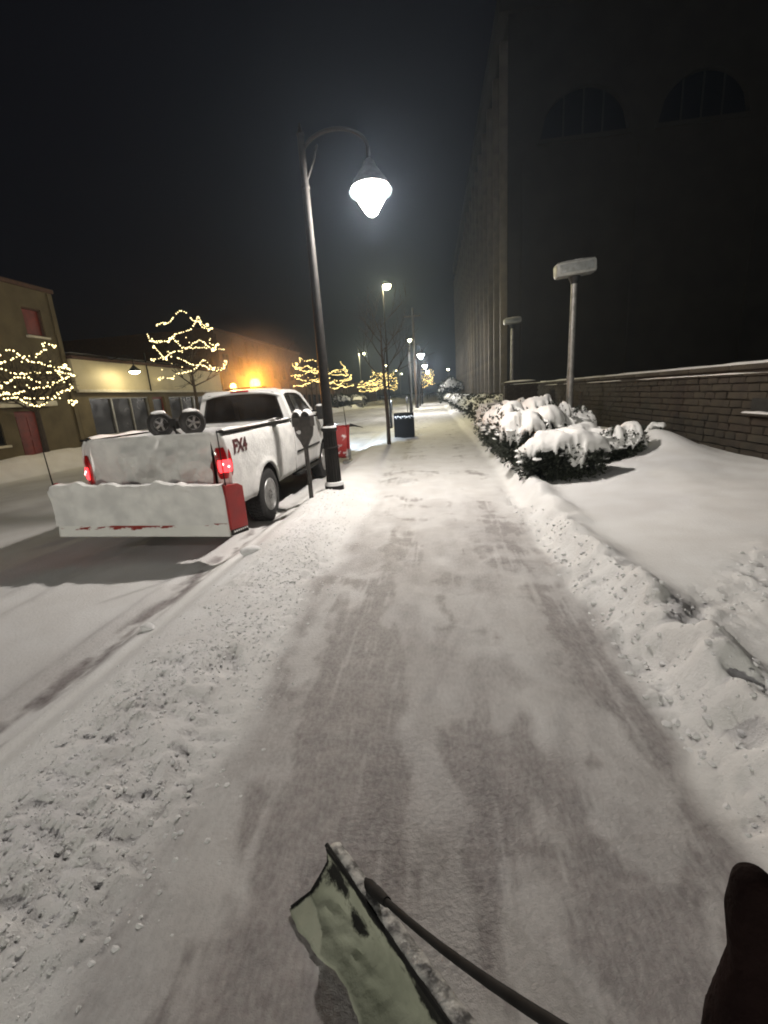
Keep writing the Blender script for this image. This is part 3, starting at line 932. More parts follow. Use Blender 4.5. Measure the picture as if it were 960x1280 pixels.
    b = MB(); b.tube([(1.18, 7.12, 1.0), (1.15, 7.12, 1.55)], [0.010, 0.007], 6); b.build('marker_rod', BLACKP, fp)
    b = MB(); b.bbox(1.05, 1.28, 6.80, 7.15, 0.02, 0.10, 0.02); b.bbox(1.20, 1.26, 6.95, 7.1, 0.08, 0.40, 0.01); b.build('plow_shoe', GREYM, fp)
    b = MB()
    for sg in (-1, 1):
        b.tube([(sg * 0.35, 6.2, 0.55), (sg * 0.3, 6.95, 0.45)], 0.05, 6)
        b.tube([(sg * 0.62, 6.28, 0.7), (sg * 0.62, 6.36, 1.30)], 0.03, 6)
    b.tube([(-0.62, 6.36, 1.28), (0.62, 6.36, 1.28)], 0.03, 6)
    b.build('lift_frame', BLACKP, fp)
    b = MB()
    for x in np.linspace(-1.1, 1.15, 14):
        b.ico((x, 7.14 + 0.09 * abs(x), 1.045 + 0.02 * x), 0.09, 2, lambda v: 0.7 + 0.6 * n3(v, 1.4, x * 7), (1.3, 1.0, 0.35))
    b.build('plow_snow', SNOW, fp)
    for sg in (-1, 1):                                   # plow headlamps above the blade
        b = MB(); b.bbox(sg * 0.62 - 0.11, sg * 0.62 + 0.11, 6.34, 6.46, 1.29, 1.45, 0.03)
        hl = b.build('plow_headlamp', BLACKP, fp)
        MB().bbox(sg * 0.62 - 0.09, sg * 0.62 + 0.09, 6.455, 6.468, 1.31, 1.43, 0.005).build('lamp_lens', HEADL, hl)
        sp = light('headlamp_beam', 'SPOT', (sg * 0.62, 6.52, 1.37), 4000, (0.70, 0.84, 1.0), T, 0.05, spot_size=math.radians(54), spot_blend=0.75)
        sp.rotation_euler = (math.radians(90 - 9), 0, math.radians(1 if sg > 0 else 5))
    return T
truck = build_truck()

# wheeled axle lying in the truck bed
def bed_cargo():
    t = thing('wheeled_axle', 'axle with two small pneumatic wheels riding in the truck bed behind the tailgate', 'cart axle', (-3.45, 5.86, 1.00), math.radians(-6))
    for sg, x in ((-1, -0.29), (1, 0.21)):
        b = MB(); b.lathe([(0.09, -0.055), (0.14, -0.068), (0.165, -0.05), (0.175, 0), (0.165, 0.05), (0.14, 0.068), (0.09, 0.055)], 28, axis='x')
        w = b.build('wheel', RUBBER, t); w.location = (x, 0, 0.47); w.rotation_euler = (0, 0, math.radians(-42))
        b = MB(); b.lathe([(0.095, 0.05), (0.09, 0.058), (0.07, 0.035), (0.03, 0.04), (0.02, 0.085), (0, 0.087)], 20, axis='x')
        for k in range(5):
            a = 2 * pi * k / 5; c, s_ = math.cos(a), math.sin(a)
            b.prism([(0.042, c * 0.02 - s_ * 0.012, s_ * 0.02 + c * 0.012), (0.042, c * 0.08 - s_ * 0.016, s_ * 0.08 + c * 0.016), (0.042, c * 0.08 + s_ * 0.016, s_ * 0.08 - c * 0.016), (0.042, c * 0.02 + s_ * 0.012, s_ * 0.02 - c * 0.012)], (0.014, 0, 0))
        b.build('rim', CHROME, w)
        b = MB(); b.ico((0, 0, 0.15), 0.1, 2, lambda v: 0.8 + 0.4 * n3(v, 1.6, 3 + x), (0.75, 1.1, 0.35)); b.build('wheel_snow', SNOW, w)
    b = MB(); b.tube([(-0.29, 0, 0.47), (0.21, 0, 0.47)], 0.02, 8); b.bbox(-0.10, 0.02, -0.08, 0.08, 0.40, 0.54, 0.02)
    b.tube([(-0.04, 0.0, 0.46), (-0.02, 0.35, 0.30), (0.0, 0.6, 0.12)], 0.022, 8); b.tube([(-0.2, 0.0, 0.47), (-0.1, 0.3, 0.2), (-0.1, 0.5, 0.1)], 0.016, 6)
    b.tube([(-0.05, -0.06, 0.44), (0.03, -0.14, 0.40), (0.06, -0.1, 0.12)], 0.014, 6)
    b.build('axle_frame', BLACKP, t)
bed_cargo()

# ------------------------------------------------------------------ street lamps
LENS1 = emit('lamp_lens_bright', (1.0, 0.95, 0.86), 22.0, through=True)
LENS2 = emit('lamp_lens_yellow', (1.0, 0.90, 0.55), 16.0, through=True)
RIMG = emit('lamp_glass_skirt', (0.80, 0.95, 0.92), 0.75, through=True)
SHADE = mat('lamp_shade_metal', (0.05, 0.05, 0.052), (0.09, 0.09, 0.09), rough=0.4, scale=12)

def fluted(b, z0, z1, r0, r1, n=16, depth=0.09):
    vs = []; fs = []
    m = n * 4
    for zi, (z, r) in enumerate(((z0, r0), (z1, r1))):
        for k in range(m):
            a = 2 * pi * k / m
            rr_ = r * (1 - depth * (0.5 + 0.5 * math.cos(a * n)))
            vs.append((rr_ * math.cos(a), rr_ * math.sin(a), z))
    for k in range(m):
        k2 = (k + 1) % m
        fs.append((k, k2, m + k2, m + k))
    fs.append(tuple(range(m, 2 * m)))
    b.add(vs, fs)

def pendant_lamp(x, y, label, power, color=(1.0, 0.90, 0.74), detail=True, arm=0.93, hlamp=4.44, rad=0.09):
    z = hz(x, y)
    t = thing('street_lamp', label, 'street lamp', (x, y, z), 0, 'pendant street lamps along the sidewalk')
    hl = hlamp - z; top = hl + 0.42
    b = MB()
    if detail:
        fluted(b, 0.06, 0.93, 0.125, 0.108)
    else:
        b.tube([(0, 0, 0.0), (0, 0, 0.93)], [0.125, 0.108], 12)
    b.lathe([(0.155, -0.2), (0.155, 0.05), (0.13, 0.075), (0.13, 0.09)], 28)
    b.lathe([(0.112, 0.93), (0.128, 0.95), (0.128, 0.985), (0.105, 1.0), (0.086, 1.06)], 28)
    b.lathe([(0.12, 0.66), (0.128, 0.672), (0.12, 0.69)], 28)
    b.build('post_base', IRON, t)
    b = MB(); b.tube([(0, 0, 1.0), (0, 0, 2.6), (0, 0, top + 0.35)], [0.084, 0.072, 0.048], 20); b.lathe([(0.06, top - 0.3), (0.068, top - 0.28), (0.06, top - 0.25)], 20)
    b.lathe([(0.05, top + 0.35), (0.06, top + 0.37), (0.03, top + 0.42), (0.012, top + 0.5), (0, top + 0.51)], 16)
    b.build('shaft', IRON, t)
    pts = []
    for k in range(15):
        a = pi * k / 14
        pts.append((arm / 2 - arm / 2 * math.cos(a), 0, top + 0.10 + 0.28 * math.sin(a)))
    b = MB(); b.tube(pts, 0.026, 10); b.tube([(0, 0, top - 0.25), (0.16, 0, top + 0.05), (0.22, 0, top + 0.22)], 0.016, 8)
    b.tube([(arm, 0, top + 0.12), (arm, 0, top - 0.08)], [0.03, 0.034], 10)
    b.build('arm', IRON, t)
    b = MB(); b.lathe([(0.03, hl + 0.40), (0.07, hl + 0.36), (0.10, hl + 0.30), (0.16, hl + 0.22), (0.235, hl + 0.12), (0.275, hl + 0.045), (0.262, hl + 0.045), (0.22, hl + 0.11), (0.12, hl + 0.20), (0.0, hl + 0.22)], 32, c=(arm, 0, 0))
    b.build('shade', SHADE, t)
    b = MB(); b.lathe([(0.272, hl + 0.04), (0.305, hl + 0.0), (0.290, hl - 0.035), (0.215, hl - 0.085), (0.205, hl - 0.075), (0.27, hl - 0.03), (0.285, hl), (0.262, hl + 0.04)], 32, c=(arm, 0, 0))
    b.build('glass_skirt', RIMG, t)
    b = MB(); b.lathe([(0.245, hl + 0.035), (0.25, hl - 0.02), (0.205, hl - 0.09), (0.13, hl - 0.20), (0.075, hl - 0.285), (0.03, hl - 0.31), (0, hl - 0.312)], 32, c=(arm, 0, 0))
    b.build('lens', LENS1, t)
    light('lamp_light', 'POINT', (arm, 0, hl - 0.10), power, color, t, rad)
    if detail:
        b = MB(); b.lathe([(0.10, 0.985), (0.125, 0.99), (0.118, 1.012), (0.09, 1.02)], 24); b.build('collar_snow', SNOW, t)
        b = MB(); b.lathe([(0.12, 0.075), (0.165, 0.05), (0.15, 0.10), (0.125, 0.11)], 24)
        b.build('base_snow', SNOW, t)
    return t
WARM = (1.0, 0.92, 0.84)
pendant_lamp(-1.68, 7.18, 'nearest tall black street lamp with fluted base and bright pendant head beside the truck', 960, WARM)
pendant_lamp(-1.68, -19.5, 'black street lamp with pendant head standing behind the viewer', 5200, (1.0, 0.96, 0.81), detail=False, arm=-0.93)
pendant_lamp(-1.68, 36.0, 'bright white street lamp in the distance, next after the litter bin', 1300, (1.0, 0.95, 0.88), detail=False)
pendant_lamp(-1.60, 50.4, 'distant white street lamp just past the tall wooden pole', 1200, (1.0, 0.95, 0.88), detail=False)
pendant_lamp(-1.45, 64.8, 'farthest small white street lamp near the vanishing end of the sidewalk', 1200, (1.0, 0.95, 0.88), detail=False)

def tall_lamp(x, y, zl, label, power, side=0.2, group='tall grey street lights', color=(1.0, 0.88, 0.50), r=0.075, pm=None):
    pm = pm or GREYM
    z = hz(x, y)
    t = thing('street_light', label, 'street light', (x, y, z), 0, group)
    h = zl - z
    b = MB(); b.tube([(0, 0, -0.1), (0, 0, h + 0.15)], [r, r * 0.6], 12); b.lathe([(r * 1.8, -0.05), (r * 1.8, 0.05), (r, 0.1)], 12)
    b.build('pole', pm, t)
    b = MB(); b.tube([(0, 0, h + 0.1), (side * 0.5, 0, h + 0.2), (side, 0, h + 0.14)], 0.03, 8); b.build('arm', GREYM, t)
    b = MB(); b.lathe([(0.04, h + 0.18), (0.14, h + 0.13), (0.20, h + 0.04), (0.19, h + 0.03), (0, h + 0.06)], 20, c=(side, 0, 0)); b.build('shade', SHADE, t)
    b = MB(); b.lathe([(0.185, h + 0.03), (0.17, h - 0.06), (0.10, h - 0.14), (0, h - 0.17)], 20, c=(side, 0, 0)); b.build('lens', LENS2, t)
    light('lamp_light', 'POINT', (side, 0, h - 0.04), power, color, t, 0.1)
tall_lamp(-2.10, 22.6, 6.55, 'hazy yellowish street light high above the bare sapling', 1100, r=0.05, pm=IRON)
tall_lamp(-2.10, 48.0, 6.88, 'grey pole street light with yellow lamp beside the tall wooden pole', 1200, 0.05)
tall_lamp(-11.6, 76.0, 8.46, 'round yellow street light across the road above the lit trees', 2200, 0.8, 'street lights across the road')
tall_lamp(-11.6, 113.0, 8.6, 'nearest of the three tiny street lights far across the road', 700, 0.8, 'street lights across the road')
tall_lamp(-11.6, 144.0, 8.8, 'middle of the three tiny street lights far across the road', 700, 0.8, 'street lights across the road')
tall_lamp(-11.6, 172.0, 8.9, 'farthest of the three tiny street lights far across the road', 700, 0.8, 'street lights across the road')
tall_lamp(-11.6, -10.0, 8.6, 'tall street light across the road behind the viewer', 1300, 0.8, 'street lights across the road', (1.0, 0.95, 0.90))
tall_lamp(2.75, 74.0, 4.95, 'small lamp post near the far end of the office block', 160, -0.1, color=(1.0, 0.95, 0.85))

# ------------------------------------------------------------------ wooden pole
b = MB(); b.tube([(0, 0, -0.3), (0, 0, 5), (0.02, 0, 10.6)], [0.17, 0.15, 0.11], 14)
t = thing('utility_pole', 'tall dark wooden pole rising beside the far street light', 'utility pole', (-1.80, 52.4, 0))
b.build('pole', WOODP, t)
b = MB(); b.box(-0.9, 0.9, -0.06, 0.06, 9.7, 9.83)
for x in (-0.8, -0.3, 0.3, 0.8): b.lathe([(0.04, 9.83), (0.05, 9.9), (0.03, 9.98), (0, 9.99)], 10, c=(x, 0, 0))
b.build('crossarm', WOODP, t)

# ------------------------------------------------------------------ parking meters
METER = mat('meter_dark', (0.022, 0.02, 0.018), (0.045, 0.04, 0.035), rough=0.5, scale=15, bump=0.1)
def parking_meter(x, y, label, rz=0.0, twin=True):
    t = thing('parking_meter', label, 'parking meter', (x, y, hz(x, y)), rz, 'parking meters along the kerb')
    b = MB(); b.tube([(0, 0, -0.2), (0, 0, 0.95)], 0.034, 14); b.lathe([(0.05, -0.02), (0.05, 0.015), (0.036, 0.03)], 14)
    b.build('post', METER, t)
    b = MB()
    b.lathe([(0.036, 0.86), (0.05, 0.88), (0.05, 0.93), (0.04, 0.95)], 14)
    xs_ = (-0.078, 0.078) if twin else (0.0,)
    # shared vault narrowing to the post
    hw = 0.155 if twin else 0.085
    prof = [(0.05, 0.90), (0.075, 0.95), (hw * 0.86, 1.04), (hw, 1.14), (hw, 1.22)]
    n = 20
    P = []
    for (w, z) in prof:
        row = []
        for k in range(n + 1):
            a = 2 * pi * k / n
            ca, sa = math.cos(a), math.sin(a)
            row.append((w * abs(ca) ** 0.6 * (1 if ca >= 0 else -1), 0.062 * (0.75 + 0.25 * (z - 0.9) / 0.3) * abs(sa) ** 0.6 * (1 if sa >= 0 else -1), z))
        P.append(row)
    b.grid(P)
    hd = b.build('housing', METER, t)
    for xx in xs_:
        b = MB()
        pts = []
        for k in range(13):
            a = pi * k / 12
            pts.append((xx + 0.076 * math.cos(a), -0.068, 1.31 + 0.085 * math.sin(a)))
        pts = [(xx + 0.076, -0.068, 1.18)] + pts + [(xx - 0.076, -0.068, 1.18)]
        b.prism(pts, (0, 0.136, 0))
        d = b.build('meter_head', METER, t)
        b = MB(); b.prism([(xx + 0.052 * math.cos(pi * k / 10), -0.070, 1.315 + 0.055 * math.sin(pi * k / 10)) for k in range(11)], (0, 0.140, 0)); b.build('dial_window', GLASS, d)
        b = MB()
        P = []
        for k in range(13):
            a = 0.25 + (pi - 0.5) * k / 12
            row = []
            for j in range(7):
                v = j / 6
                r = 0.088 + 0.034 * math.sin(pi * v) * math.sin(pi * k / 12) ** 0.5
                row.append((xx + (r - 0.006) * math.cos(a) * 0.9, -0.075 + 0.15 * v, 1.31 + r * math.sin(a) * 1.04))
            P.append(row)
        b.grid(P).build('snow_cap', SNOW, d)
    b = MB(); b.ico((-0.06, -0.066, 1.10), 0.036, 2, lambda v: 0.7 + 0.6 * n3(v, 2, 1), (1, 0.45, 0.8)); b.build('stuck_snow', SNOW, hd)
    return t
parking_meter(-1.95, 6.68, 'dark twin parking meter with two snow caps in front of the truck door', math.radians(-12)).location.z -= 0.07
parking_meter(-2.20, 24.3, 'snow flecked parking meter behind the bare sapling near the litter bin', 0, False)
parking_meter(-2.20, 40.0, 'distant parking meter beside the grey street light pole', 0, False)

# ------------------------------------------------------------------ litter bin
BINM = mat('bin_black', (0.005, 0.005, 0.005), (0.009, 0.009, 0.009), rough=0.8, spec=0.12, scale=12)
def litter_bin():
    IRON = BINM; BLACKP = BINM
    t = thing('litter_bin', 'dark slatted litter bin standing on the snowy sidewalk', 'litter bin', (-1.12, 17.6, hz(-1.12, 17.6)))
    W = 0.36; D = 0.28
    m = MB().bbox(-0.021, 0.021, -0.008, 0.008, 0.05, 0.72, 0.004).mesh('slat')
    per = []
    n = 13
    for k in range(n): per.append((-W + 2 * W * k / (n - 1), -D, 0)); per.append((-W + 2 * W * k / (n - 1), D, 0))
    for k in range(1, 9): per.append((-W, -D + 2 * D * k / 9, pi / 2)); per.append((W, -D + 2 * D * k / 9, pi / 2))
    for (x, y, a) in per:
        s = obj('slat', m, IRON, t, smooth=False); s.location = (x, y, 0); s.rotation_euler = (0, 0, a)
    b = MB(); b.box(-W + 0.02, W - 0.02, -D + 0.02, D - 0.02, 0.06, 0.78); b.build('liner', BLACKP, t)
    b = MB(); b.bbox(-W - 0.015, W + 0.015, -D - 0.015, D + 0.015, 0.0, 0.06, 0.01); b.build('base', IRON, t)
    b = MB(); b.bbox(-W - 0.015, W + 0.015, -D - 0.015, D + 0.015, 0.72, 0.92, 0.015); bd = b.build('top_band', IRON, t)
    b = MB()
    for k in range(9):
        x = -W + 0.06 + k * 0.086
        b.ico((x, -D - 0.018, 0.81 + 0.015 * math.sin(k * 2.1)), 0.034, 2, lambda v: 0.7 + 0.6 * n3(v, 2, k * 3.0), (1, 0.3, 0.75))
        if k % 2 == 0: b.ico((x + 0.03, -D - 0.018, 0.755), 0.022, 1, None, (1.2, 0.3, 0.7))
    b.build('band_snow', SNOW, bd)
    b = MB(); b.bbox(-W - 0.01, W + 0.01, -D - 0.01, D + 0.01, 0.915, 0.945, 0.012); b.build('lid', IRON, t)
litter_bin()

# ------------------------------------------------------------------ trees
def grow(bT, bC, p, d, L, r, depth, rnd, spread=0.6, up=0.12, split=3, tips=None, nseg=4, minr=0.006):
    p = Vector(p); d = Vector(d).normalized()
    pts = [p]; rad = [r]
    for k in range(nseg):
        d = (d + Vector((rnd.gauss(0, 0.10), rnd.gauss(0, 0.10), rnd.gauss(0, 0.05) + up * 0.3))).normalized()
        p = p + d * L / nseg
        pts.append(p); rad.append(max(minr * 0.6, r * (1 - 0.55 * (k + 1) / nseg)))
    (bT if depth >= 3 else bC).tube(pts, rad, 6 if depth >= 3 else 3, caps=False)
    if depth <= 0:
        if tips is not None: tips.append(p)
        return
    for i in range(split):
        u = 0.45 + 0.55 * (i + rnd.random() * 0.6) / split
        q = pts[min(nseg, max(1, int(u * nseg)))]
        ax = d.orthogonal().normalized(); ax.rotate(Quaternion(d, rnd.uniform(0, 2 * pi)))
        nd = (d * (1 - spread * 0.55) + ax * spread + Vector((0, 0, up))).normalized()
        grow(bT, bC, q, nd, L * rnd.uniform(0.58, 0.80), max(minr, r * rnd.uniform(0.42, 0.58)), depth - 1, rnd, spread, up, split, tips, max(2, nseg - 1), minr)

def bare_tree(x, y, h, label, seed, r=0.065, group='bare young trees along the sidewalk', depth=4, fork=0.42):
    rnd = random.Random(seed)
    t = thing('bare_tree', label, 'tree', (x, y, hz(x, y) - 0.03), 0, group)
    bT, bC = MB(), MB()
    hf = h * fork
    bT.tube([(0, 0, -0.15), (0, 0, 0.05), (0.01, 0, hf * 0.5), (-0.02, 0.01, hf), (-0.05, 0, h * 0.7), (-0.03, 0, h * 0.92)], [r * 1.7, r * 1.15, r, r * 0.85, r * 0.5, r * 0.15], 8)
    for k in range(9):
        u = fork + (0.92 - fork) * (k / 9.0)
        a = k * 2.4 + rnd.random()
        grow(bT, bC, (-0.03, 0, h * u), (math.cos(a) * 0.75, math.sin(a) * 0.75, 0.75), h * (0.34 - 0.20 * (u - fork)), r * 0.42 * (1.2 - u * 0.6), depth - 1, rnd, 0.6, 0.2, 3, None, 4, 0.007)
    bT.build('trunk', BARK, t); bC.build('crown', TWIG, t, fix=False)
bare_tree(-1.50, 15.0, 4.3, 'bare young street tree with a dark trunk left of the litter bin', 3, 0.06, depth=3)
bare_tree(-1.55, 58.0, 5.5, 'bare tree beyond the tall wooden pole on the sidewalk', 5, 0.1)
bare_tree(-1.50, 72.0, 6.0, 'bare tree far along the sidewalk before the lit trees', 6, 0.11)
bare_tree(-13.4, 34.0, 5.0, 'bare tree across the road behind the cab, glowing in the beacon light', 16, 0.1, 'bare trees across the road')
bare_tree(-13.4, 40.5, 5.5, 'bare tree across the road beside the dark commercial block', 17, 0.1, 'bare trees across the road')

WIRE = mat('light_wire', (0.01, 0.015, 0.01), (0.02, 0.02, 0.015), rough=0.7)
BULB = emit('fairy_bulb', (1.0, 0.80, 0.38), 5.0, sampling='NONE')
BULBF = emit('far_fairy_bulb', (1.0, 0.74, 0.26), 4.2, sampling='NONE')
def lit_tree(x, y, zc, rx, rz_, label, seed, rows=5, nb=60, br=0.04, ltlabel='', far=False, group='street trees wound with lights'):
    rnd = random.Random(seed)
    z0 = hz(x, y)
    t = thing('street_tree', label, 'tree', (x, y, z0), 0, group)
    bT, bC = MB(), MB()
    zb = zc - rz_ * 1.0 - z0
    tips = []
    bT.tube([(0, 0, -0.2), (0.02, 0, zb * 0.5), (0, 0.03, zb), (0.03, 0, zb + rz_ * 0.9)], [0.11, 0.085, 0.075, 0.04], 8)
    for k in range(9):
        a = 2 * pi * k / 9 + rnd.random() * 0.5
        zz = zb + rz_ * 1.1 * (k % 3) / 3
        grow(bT, bC, (0, 0, zz), (math.cos(a), math.sin(a), 0.45 + 0.3 * rnd.random()), rx * 0.72, 0.04, 3, rnd, 0.55, 0.12, 3 if not far else 2, tips, 4, 0.008)
    bT.build('trunk', BARK, t); bC.build('crown', TWIG, t, fix=False)
    # strands of lights hung round the crown (they hang on the tree: a thing of their own)
    s = thing('string_lights', ltlabel, 'string lights', (x, y, z0), 0, 'fairy lights on the street trees')
    bW, bB = MB(), MB()
    av = math.atan2(-y, -x)
    for k in range(rows):
        f = (k + 0.5) / rows
        zz = zc - z0 + rz_ * (-0.85 + 1.75 * f)
        rad = rx * math.sqrt(max(0.14, 1 - (abs(f - 0.40) * 1.35) ** 2)) * rnd.uniform(0.88, 1.05)
        ph = rnd.random() * 6; pts = []
        nn = max(16, int(nb * rad / rx))
        a0 = av + rnd.uniform(-0.25, 0.25); span = rnd.uniform(2.6, 3.8); tilt = rnd.uniform(-0.35, 0.35)
        for i in range(nn + 1):
            u = i / nn
            a = a0 + (u - 0.5) * span
            r_ = rad * (0.86 + 0.16 * math.sin(3 * a + ph) + 0.07 * math.sin(8 * a + ph * 2))
            dz = rz_ * (0.20 * (2 * abs(u - 0.5)) ** 2 + tilt * (u - 0.5) + 0.14 * math.sin(5 * u + ph) + 0.24 * max(0, math.sin(8 * u + ph * 2)) ** 4 + 0.04 * math.sin(23 * u + ph))
            pts.append(Vector((r_ * math.cos(a), r_ * math.sin(a), zz + dz)) + Vector((rnd.gauss(0, 0.012), rnd.gauss(0, 0.012), rnd.gauss(0, 0.018))))
        bW.tube(pts, 0.008, 3, caps=False)
        for q in pts:
            if rnd.random() < 0.85:
                bB.ico(q, br * rnd.uniform(0.65, 1.15), 1)
    for k in range(int(nb * 0.12)):              # ends trailing inward
        a = rnd.random() * 2 * pi; r_ = rx * rnd.uniform(0.1, 0.75)
        bB.ico((r_ * math.cos(a), r_ * math.sin(a), zc - z0 + rz_ * rnd.uniform(-0.7, 0.8)), br * 0.8, 1)
    w = bW.build('wire', WIRE, s, fix=False)
    o = bB.build('bulbs', BULBF if far else BULB, s, fix=False); o['kind'] = 'stuff'
lit_tree(-13.4, 14.2, 2.85, 1.5, 0.95, 'small street tree in front of the red door across the road', 21, 7, 54, 0.028, 'warm white light strands on the tree by the red door')
lit_tree(-13.2, 24.6, 4.55, 2.1, 1.7, 'street tree behind the cab at the end of the cream shopfront', 22, 6, 84, 0.032, 'warm white light strands on the tree above the truck bed')
lit_tree(-13.2, 50.0, 4.35, 2.3, 1.6, 'lit street tree across the road left of the nearest lamp post', 23, 6, 60, 0.055, 'light strands on the tree half hidden by the nearest lamp post', True)
lit_tree(-13.2, 63.0, 4.25, 2.6, 1.6, 'lit street tree across the road right of the nearest lamp post', 24, 6, 60, 0.06, 'light strands on the tree just right of the nearest lamp post', True)
lit_tree(-13.2, 95.0, 3.6, 2.2, 1.3, 'low lit street tree across the road behind the sapling trunk', 25, 5, 40, 0.075, 'light strands on the low far tree left of the sapling trunk', True)
lit_tree(-13.4, 118.0, 5.0, 3.0, 2.6, 'far lit tree across the road right of the sapling trunk', 26, 7, 44, 0.085, 'bright cluster of lights right of the sapling trunk', True)
lit_tree(-13.4, 140.0, 5.3, 3.2, 2.8, 'farther lit tree across the road beneath the tiny street lights', 27, 7, 44, 0.09, 'bright cluster of lights on the farther tree across the road', True)
lit_tree(-1.2, 112.0, 4.6, 1.5, 2.2, 'lit tree at the far end of the near sidewalk', 28, 7, 30, 0.07, 'light cluster on the first lit tree at the far end of the sidewalk', True)
lit_tree(-0.9, 150.0, 5.6, 2.0, 2.8, 'last lit tree at the far end of the near sidewalk', 29, 7, 30, 0.08, 'light cluster on the last lit tree at the end of the sidewalk', True)

# ------------------------------------------------------------------ shrubs under snow
LEAF = mat('evergreen_leaf', (0.014, 0.018, 0.012), (0.032, 0.038, 0.024), rough=0.7, scale=8, coord='Object')
def shrub(x, y, rx, ry, h, label, seed, cover=0.6, nleaf=2200, lobes=5, group='snow covered evergreen shrubs beside the path', leaf=0.045, flecks=60, name='shrub'):
    rnd = random.Random(seed)
    z0 = hz(x, y)
    t = thing(name, label, 'shrub', (x, y, z0 - 0.02), rnd.random() * 0.3, group)
    # foliage volume: several overlapping lobes
    L = []
    for k in range(lobes):
        a = 2 * pi * k / lobes + rnd.random(); rr_ = 0.0 if k == 0 else rnd.uniform(0.35, 0.6)
        L.append((rx * rr_ * math.cos(a), ry * rr_ * math.sin(a), h * rnd.uniform(0.36, 0.52), rnd.uniform(0.5, 0.68)))
    b = MB()
    def outer(d, l):   # point on a lobe shell
        return Vector((l[0] + d.x * rx * l[3], l[1] + d.y * ry * l[3], max(0.01, l[2] + d.z * h * l[3] * 0.78)))
    for i in range(nleaf):
        l = rnd.choice(L)
        d = Vector((rnd.gauss(0, 1), rnd.gauss(0, 1), rnd.gauss(0.1, 0.85))).normalized()
        p = outer(d, l) - d * rnd.random() ** 1.5 * 0.16
        if p.z < 0.02: p.z = 0.02
        # a short spray: a bent narrow frond with side leaflets
        dr = (d + Vector((rnd.gauss(0, 0.45), rnd.gauss(0, 0.45), rnd.gauss(0.35, 0.4)))).normalized()
        n = dr.orthogonal().normalized(); n.rotate(Quaternion(dr, rnd.uniform(0, 2 * pi))); w = dr.cross(n)
        s = leaf * rnd.uniform(0.9, 2.2)
        m1 = p + dr * s * 0.5 + n * s * 0.10; tip = p + dr * s * 1.05 - n * s * 0.12
        b.add([p, m1 + w * s * 0.22, tip, m1 - w * s * 0.22], [(0, 1, 2, 3)])
        q = p + dr * s * 0.35
        b.add([q, q + (dr + w * 1.1).normalized() * s * 0.5 + n * s * 0.1, q + dr * s * 0.32], [(0, 1, 2)])
        b.add([q, q + (dr - w * 1.1).normalized() * s * 0.5 - n * s * 0.1, q + dr * s * 0.32], [(0, 2, 1)])
    b.build('foliage', LEAF, t, smooth=False, fix=False)
    b = MB()
    for l in L:       # stems
        b.tube([(0, 0, -0.05), (l[0] * 0.6, l[1] * 0.6, l[2] * 0.6), (l[0], l[1], l[2] + h * 0.3)], [0.022, 0.015, 0.006], 5)
    b.build('stems', BARK, t)
    # snow lying over the lobes: one sagging sheet that dips into the foliage where the branches show
    res = 0.024 if y < 16 else 0.09
    gx = np.arange(-rx * 1.32, rx * 1.32, res); gy = np.arange(-ry * 1.32, ry * 1.32, res)
    GX, GY = np.meshgrid(gx, gy)
    wx = GX + 0.22 * (fbm(GX * 3.5 + seed, GY * 3.5, 4) - 0.5); wy = GY + 0.22 * (fbm(GX * 3.5 + 9, GY * 3.5 + seed, 4) - 0.5)
    S = np.full(GX.shape, -1.0); RHO = np.full(GX.shape, 9.0)
    for l in L:
        rho2 = ((wx - l[0]) / (rx * l[3])) ** 2 + ((wy - l[1]) / (ry * l[3])) ** 2
        top = l[2] + h * l[3] * 0.78 * np.sqrt(np.clip(1 - rho2, 0, 1))
        S = np.where(rho2 < 1, np.maximum(S, top), S); RHO = np.minimum(RHO, rho2)
    fq = 2.2 + (1 - cover) * 7.0
    nz_ = fbm(GX * fq + seed * 3.1 + GY, GY * fq + seed - GX, 4)
    m = ss(0.60 - 0.34 * cover, 0.72 - 0.34 * cover, nz_) if cover < 0.95 else np.ones_like(nz_)
    th = (0.055 + 0.11 * cover) * (0.55 + 0.9 * fbm(GX * 3 + 8 - GY, GY * 3 + seed + GX, 4))
    rim = 1 - ss(0.80, 1.0, RHO)
    Z = S + th * m * (0.25 + 0.75 * rim) - (1 - m) * 0.10 - 0.16 * (1 - rim) * (1 - m)
    ok = RHO < 1.0
    idx = -np.ones(GX.shape, int); vs = []; fs = []
    for i in range(GX.shape[0]):
        for j in range(GX.shape[1]):
            if ok[i, j]:
                idx[i, j] = len(vs); vs.append((float(GX[i, j]), float(GY[i, j]), float(Z[i, j])))
    for i in range(GX.shape[0] - 1):
        for j in range(GX.shape[1] - 1):
            q = (idx[i, j], idx[i, j + 1], idx[i + 1, j + 1], idx[i + 1, j])
            if min(q) >= 0: fs.append(q)
    b = MB(); b.add(vs, fs)
    o = b.build('snow_cap', SNOWS, t, fix=False)
    o.data.polygons.foreach_set('use_smooth', [True] * len(o.data.polygons))
    sm = o.modifiers.new('soften', 'SMOOTH'); sm.factor = 0.5; sm.iterations = 5
    so = o.modifiers.new('thick', 'SOLIDIFY'); so.thickness = 0.05 + 0.05 * cover; so.offset = -1
    b = MB()
    for k in range(flecks):
        l = rnd.choice(L)
        d = Vector((rnd.gauss(0, 1), rnd.gauss(0, 1), abs(rnd.gauss(0.15, 0.5)))).normalized()
        p = outer(d, l); r = rnd.uniform(0.010, 0.042) * (0.6 + h)
        sd = rnd.random() * 40
        b.ico((p.x, p.y, p.z + 0.01), r, 2, lambda v: 0.5 + 1.0 * n3(v, 1.2, sd), (1.3, 1.3, 0.5))
    if flecks: b.build('snow_flecks', SNOWS, t, fix=False)['kind'] = 'stuff'
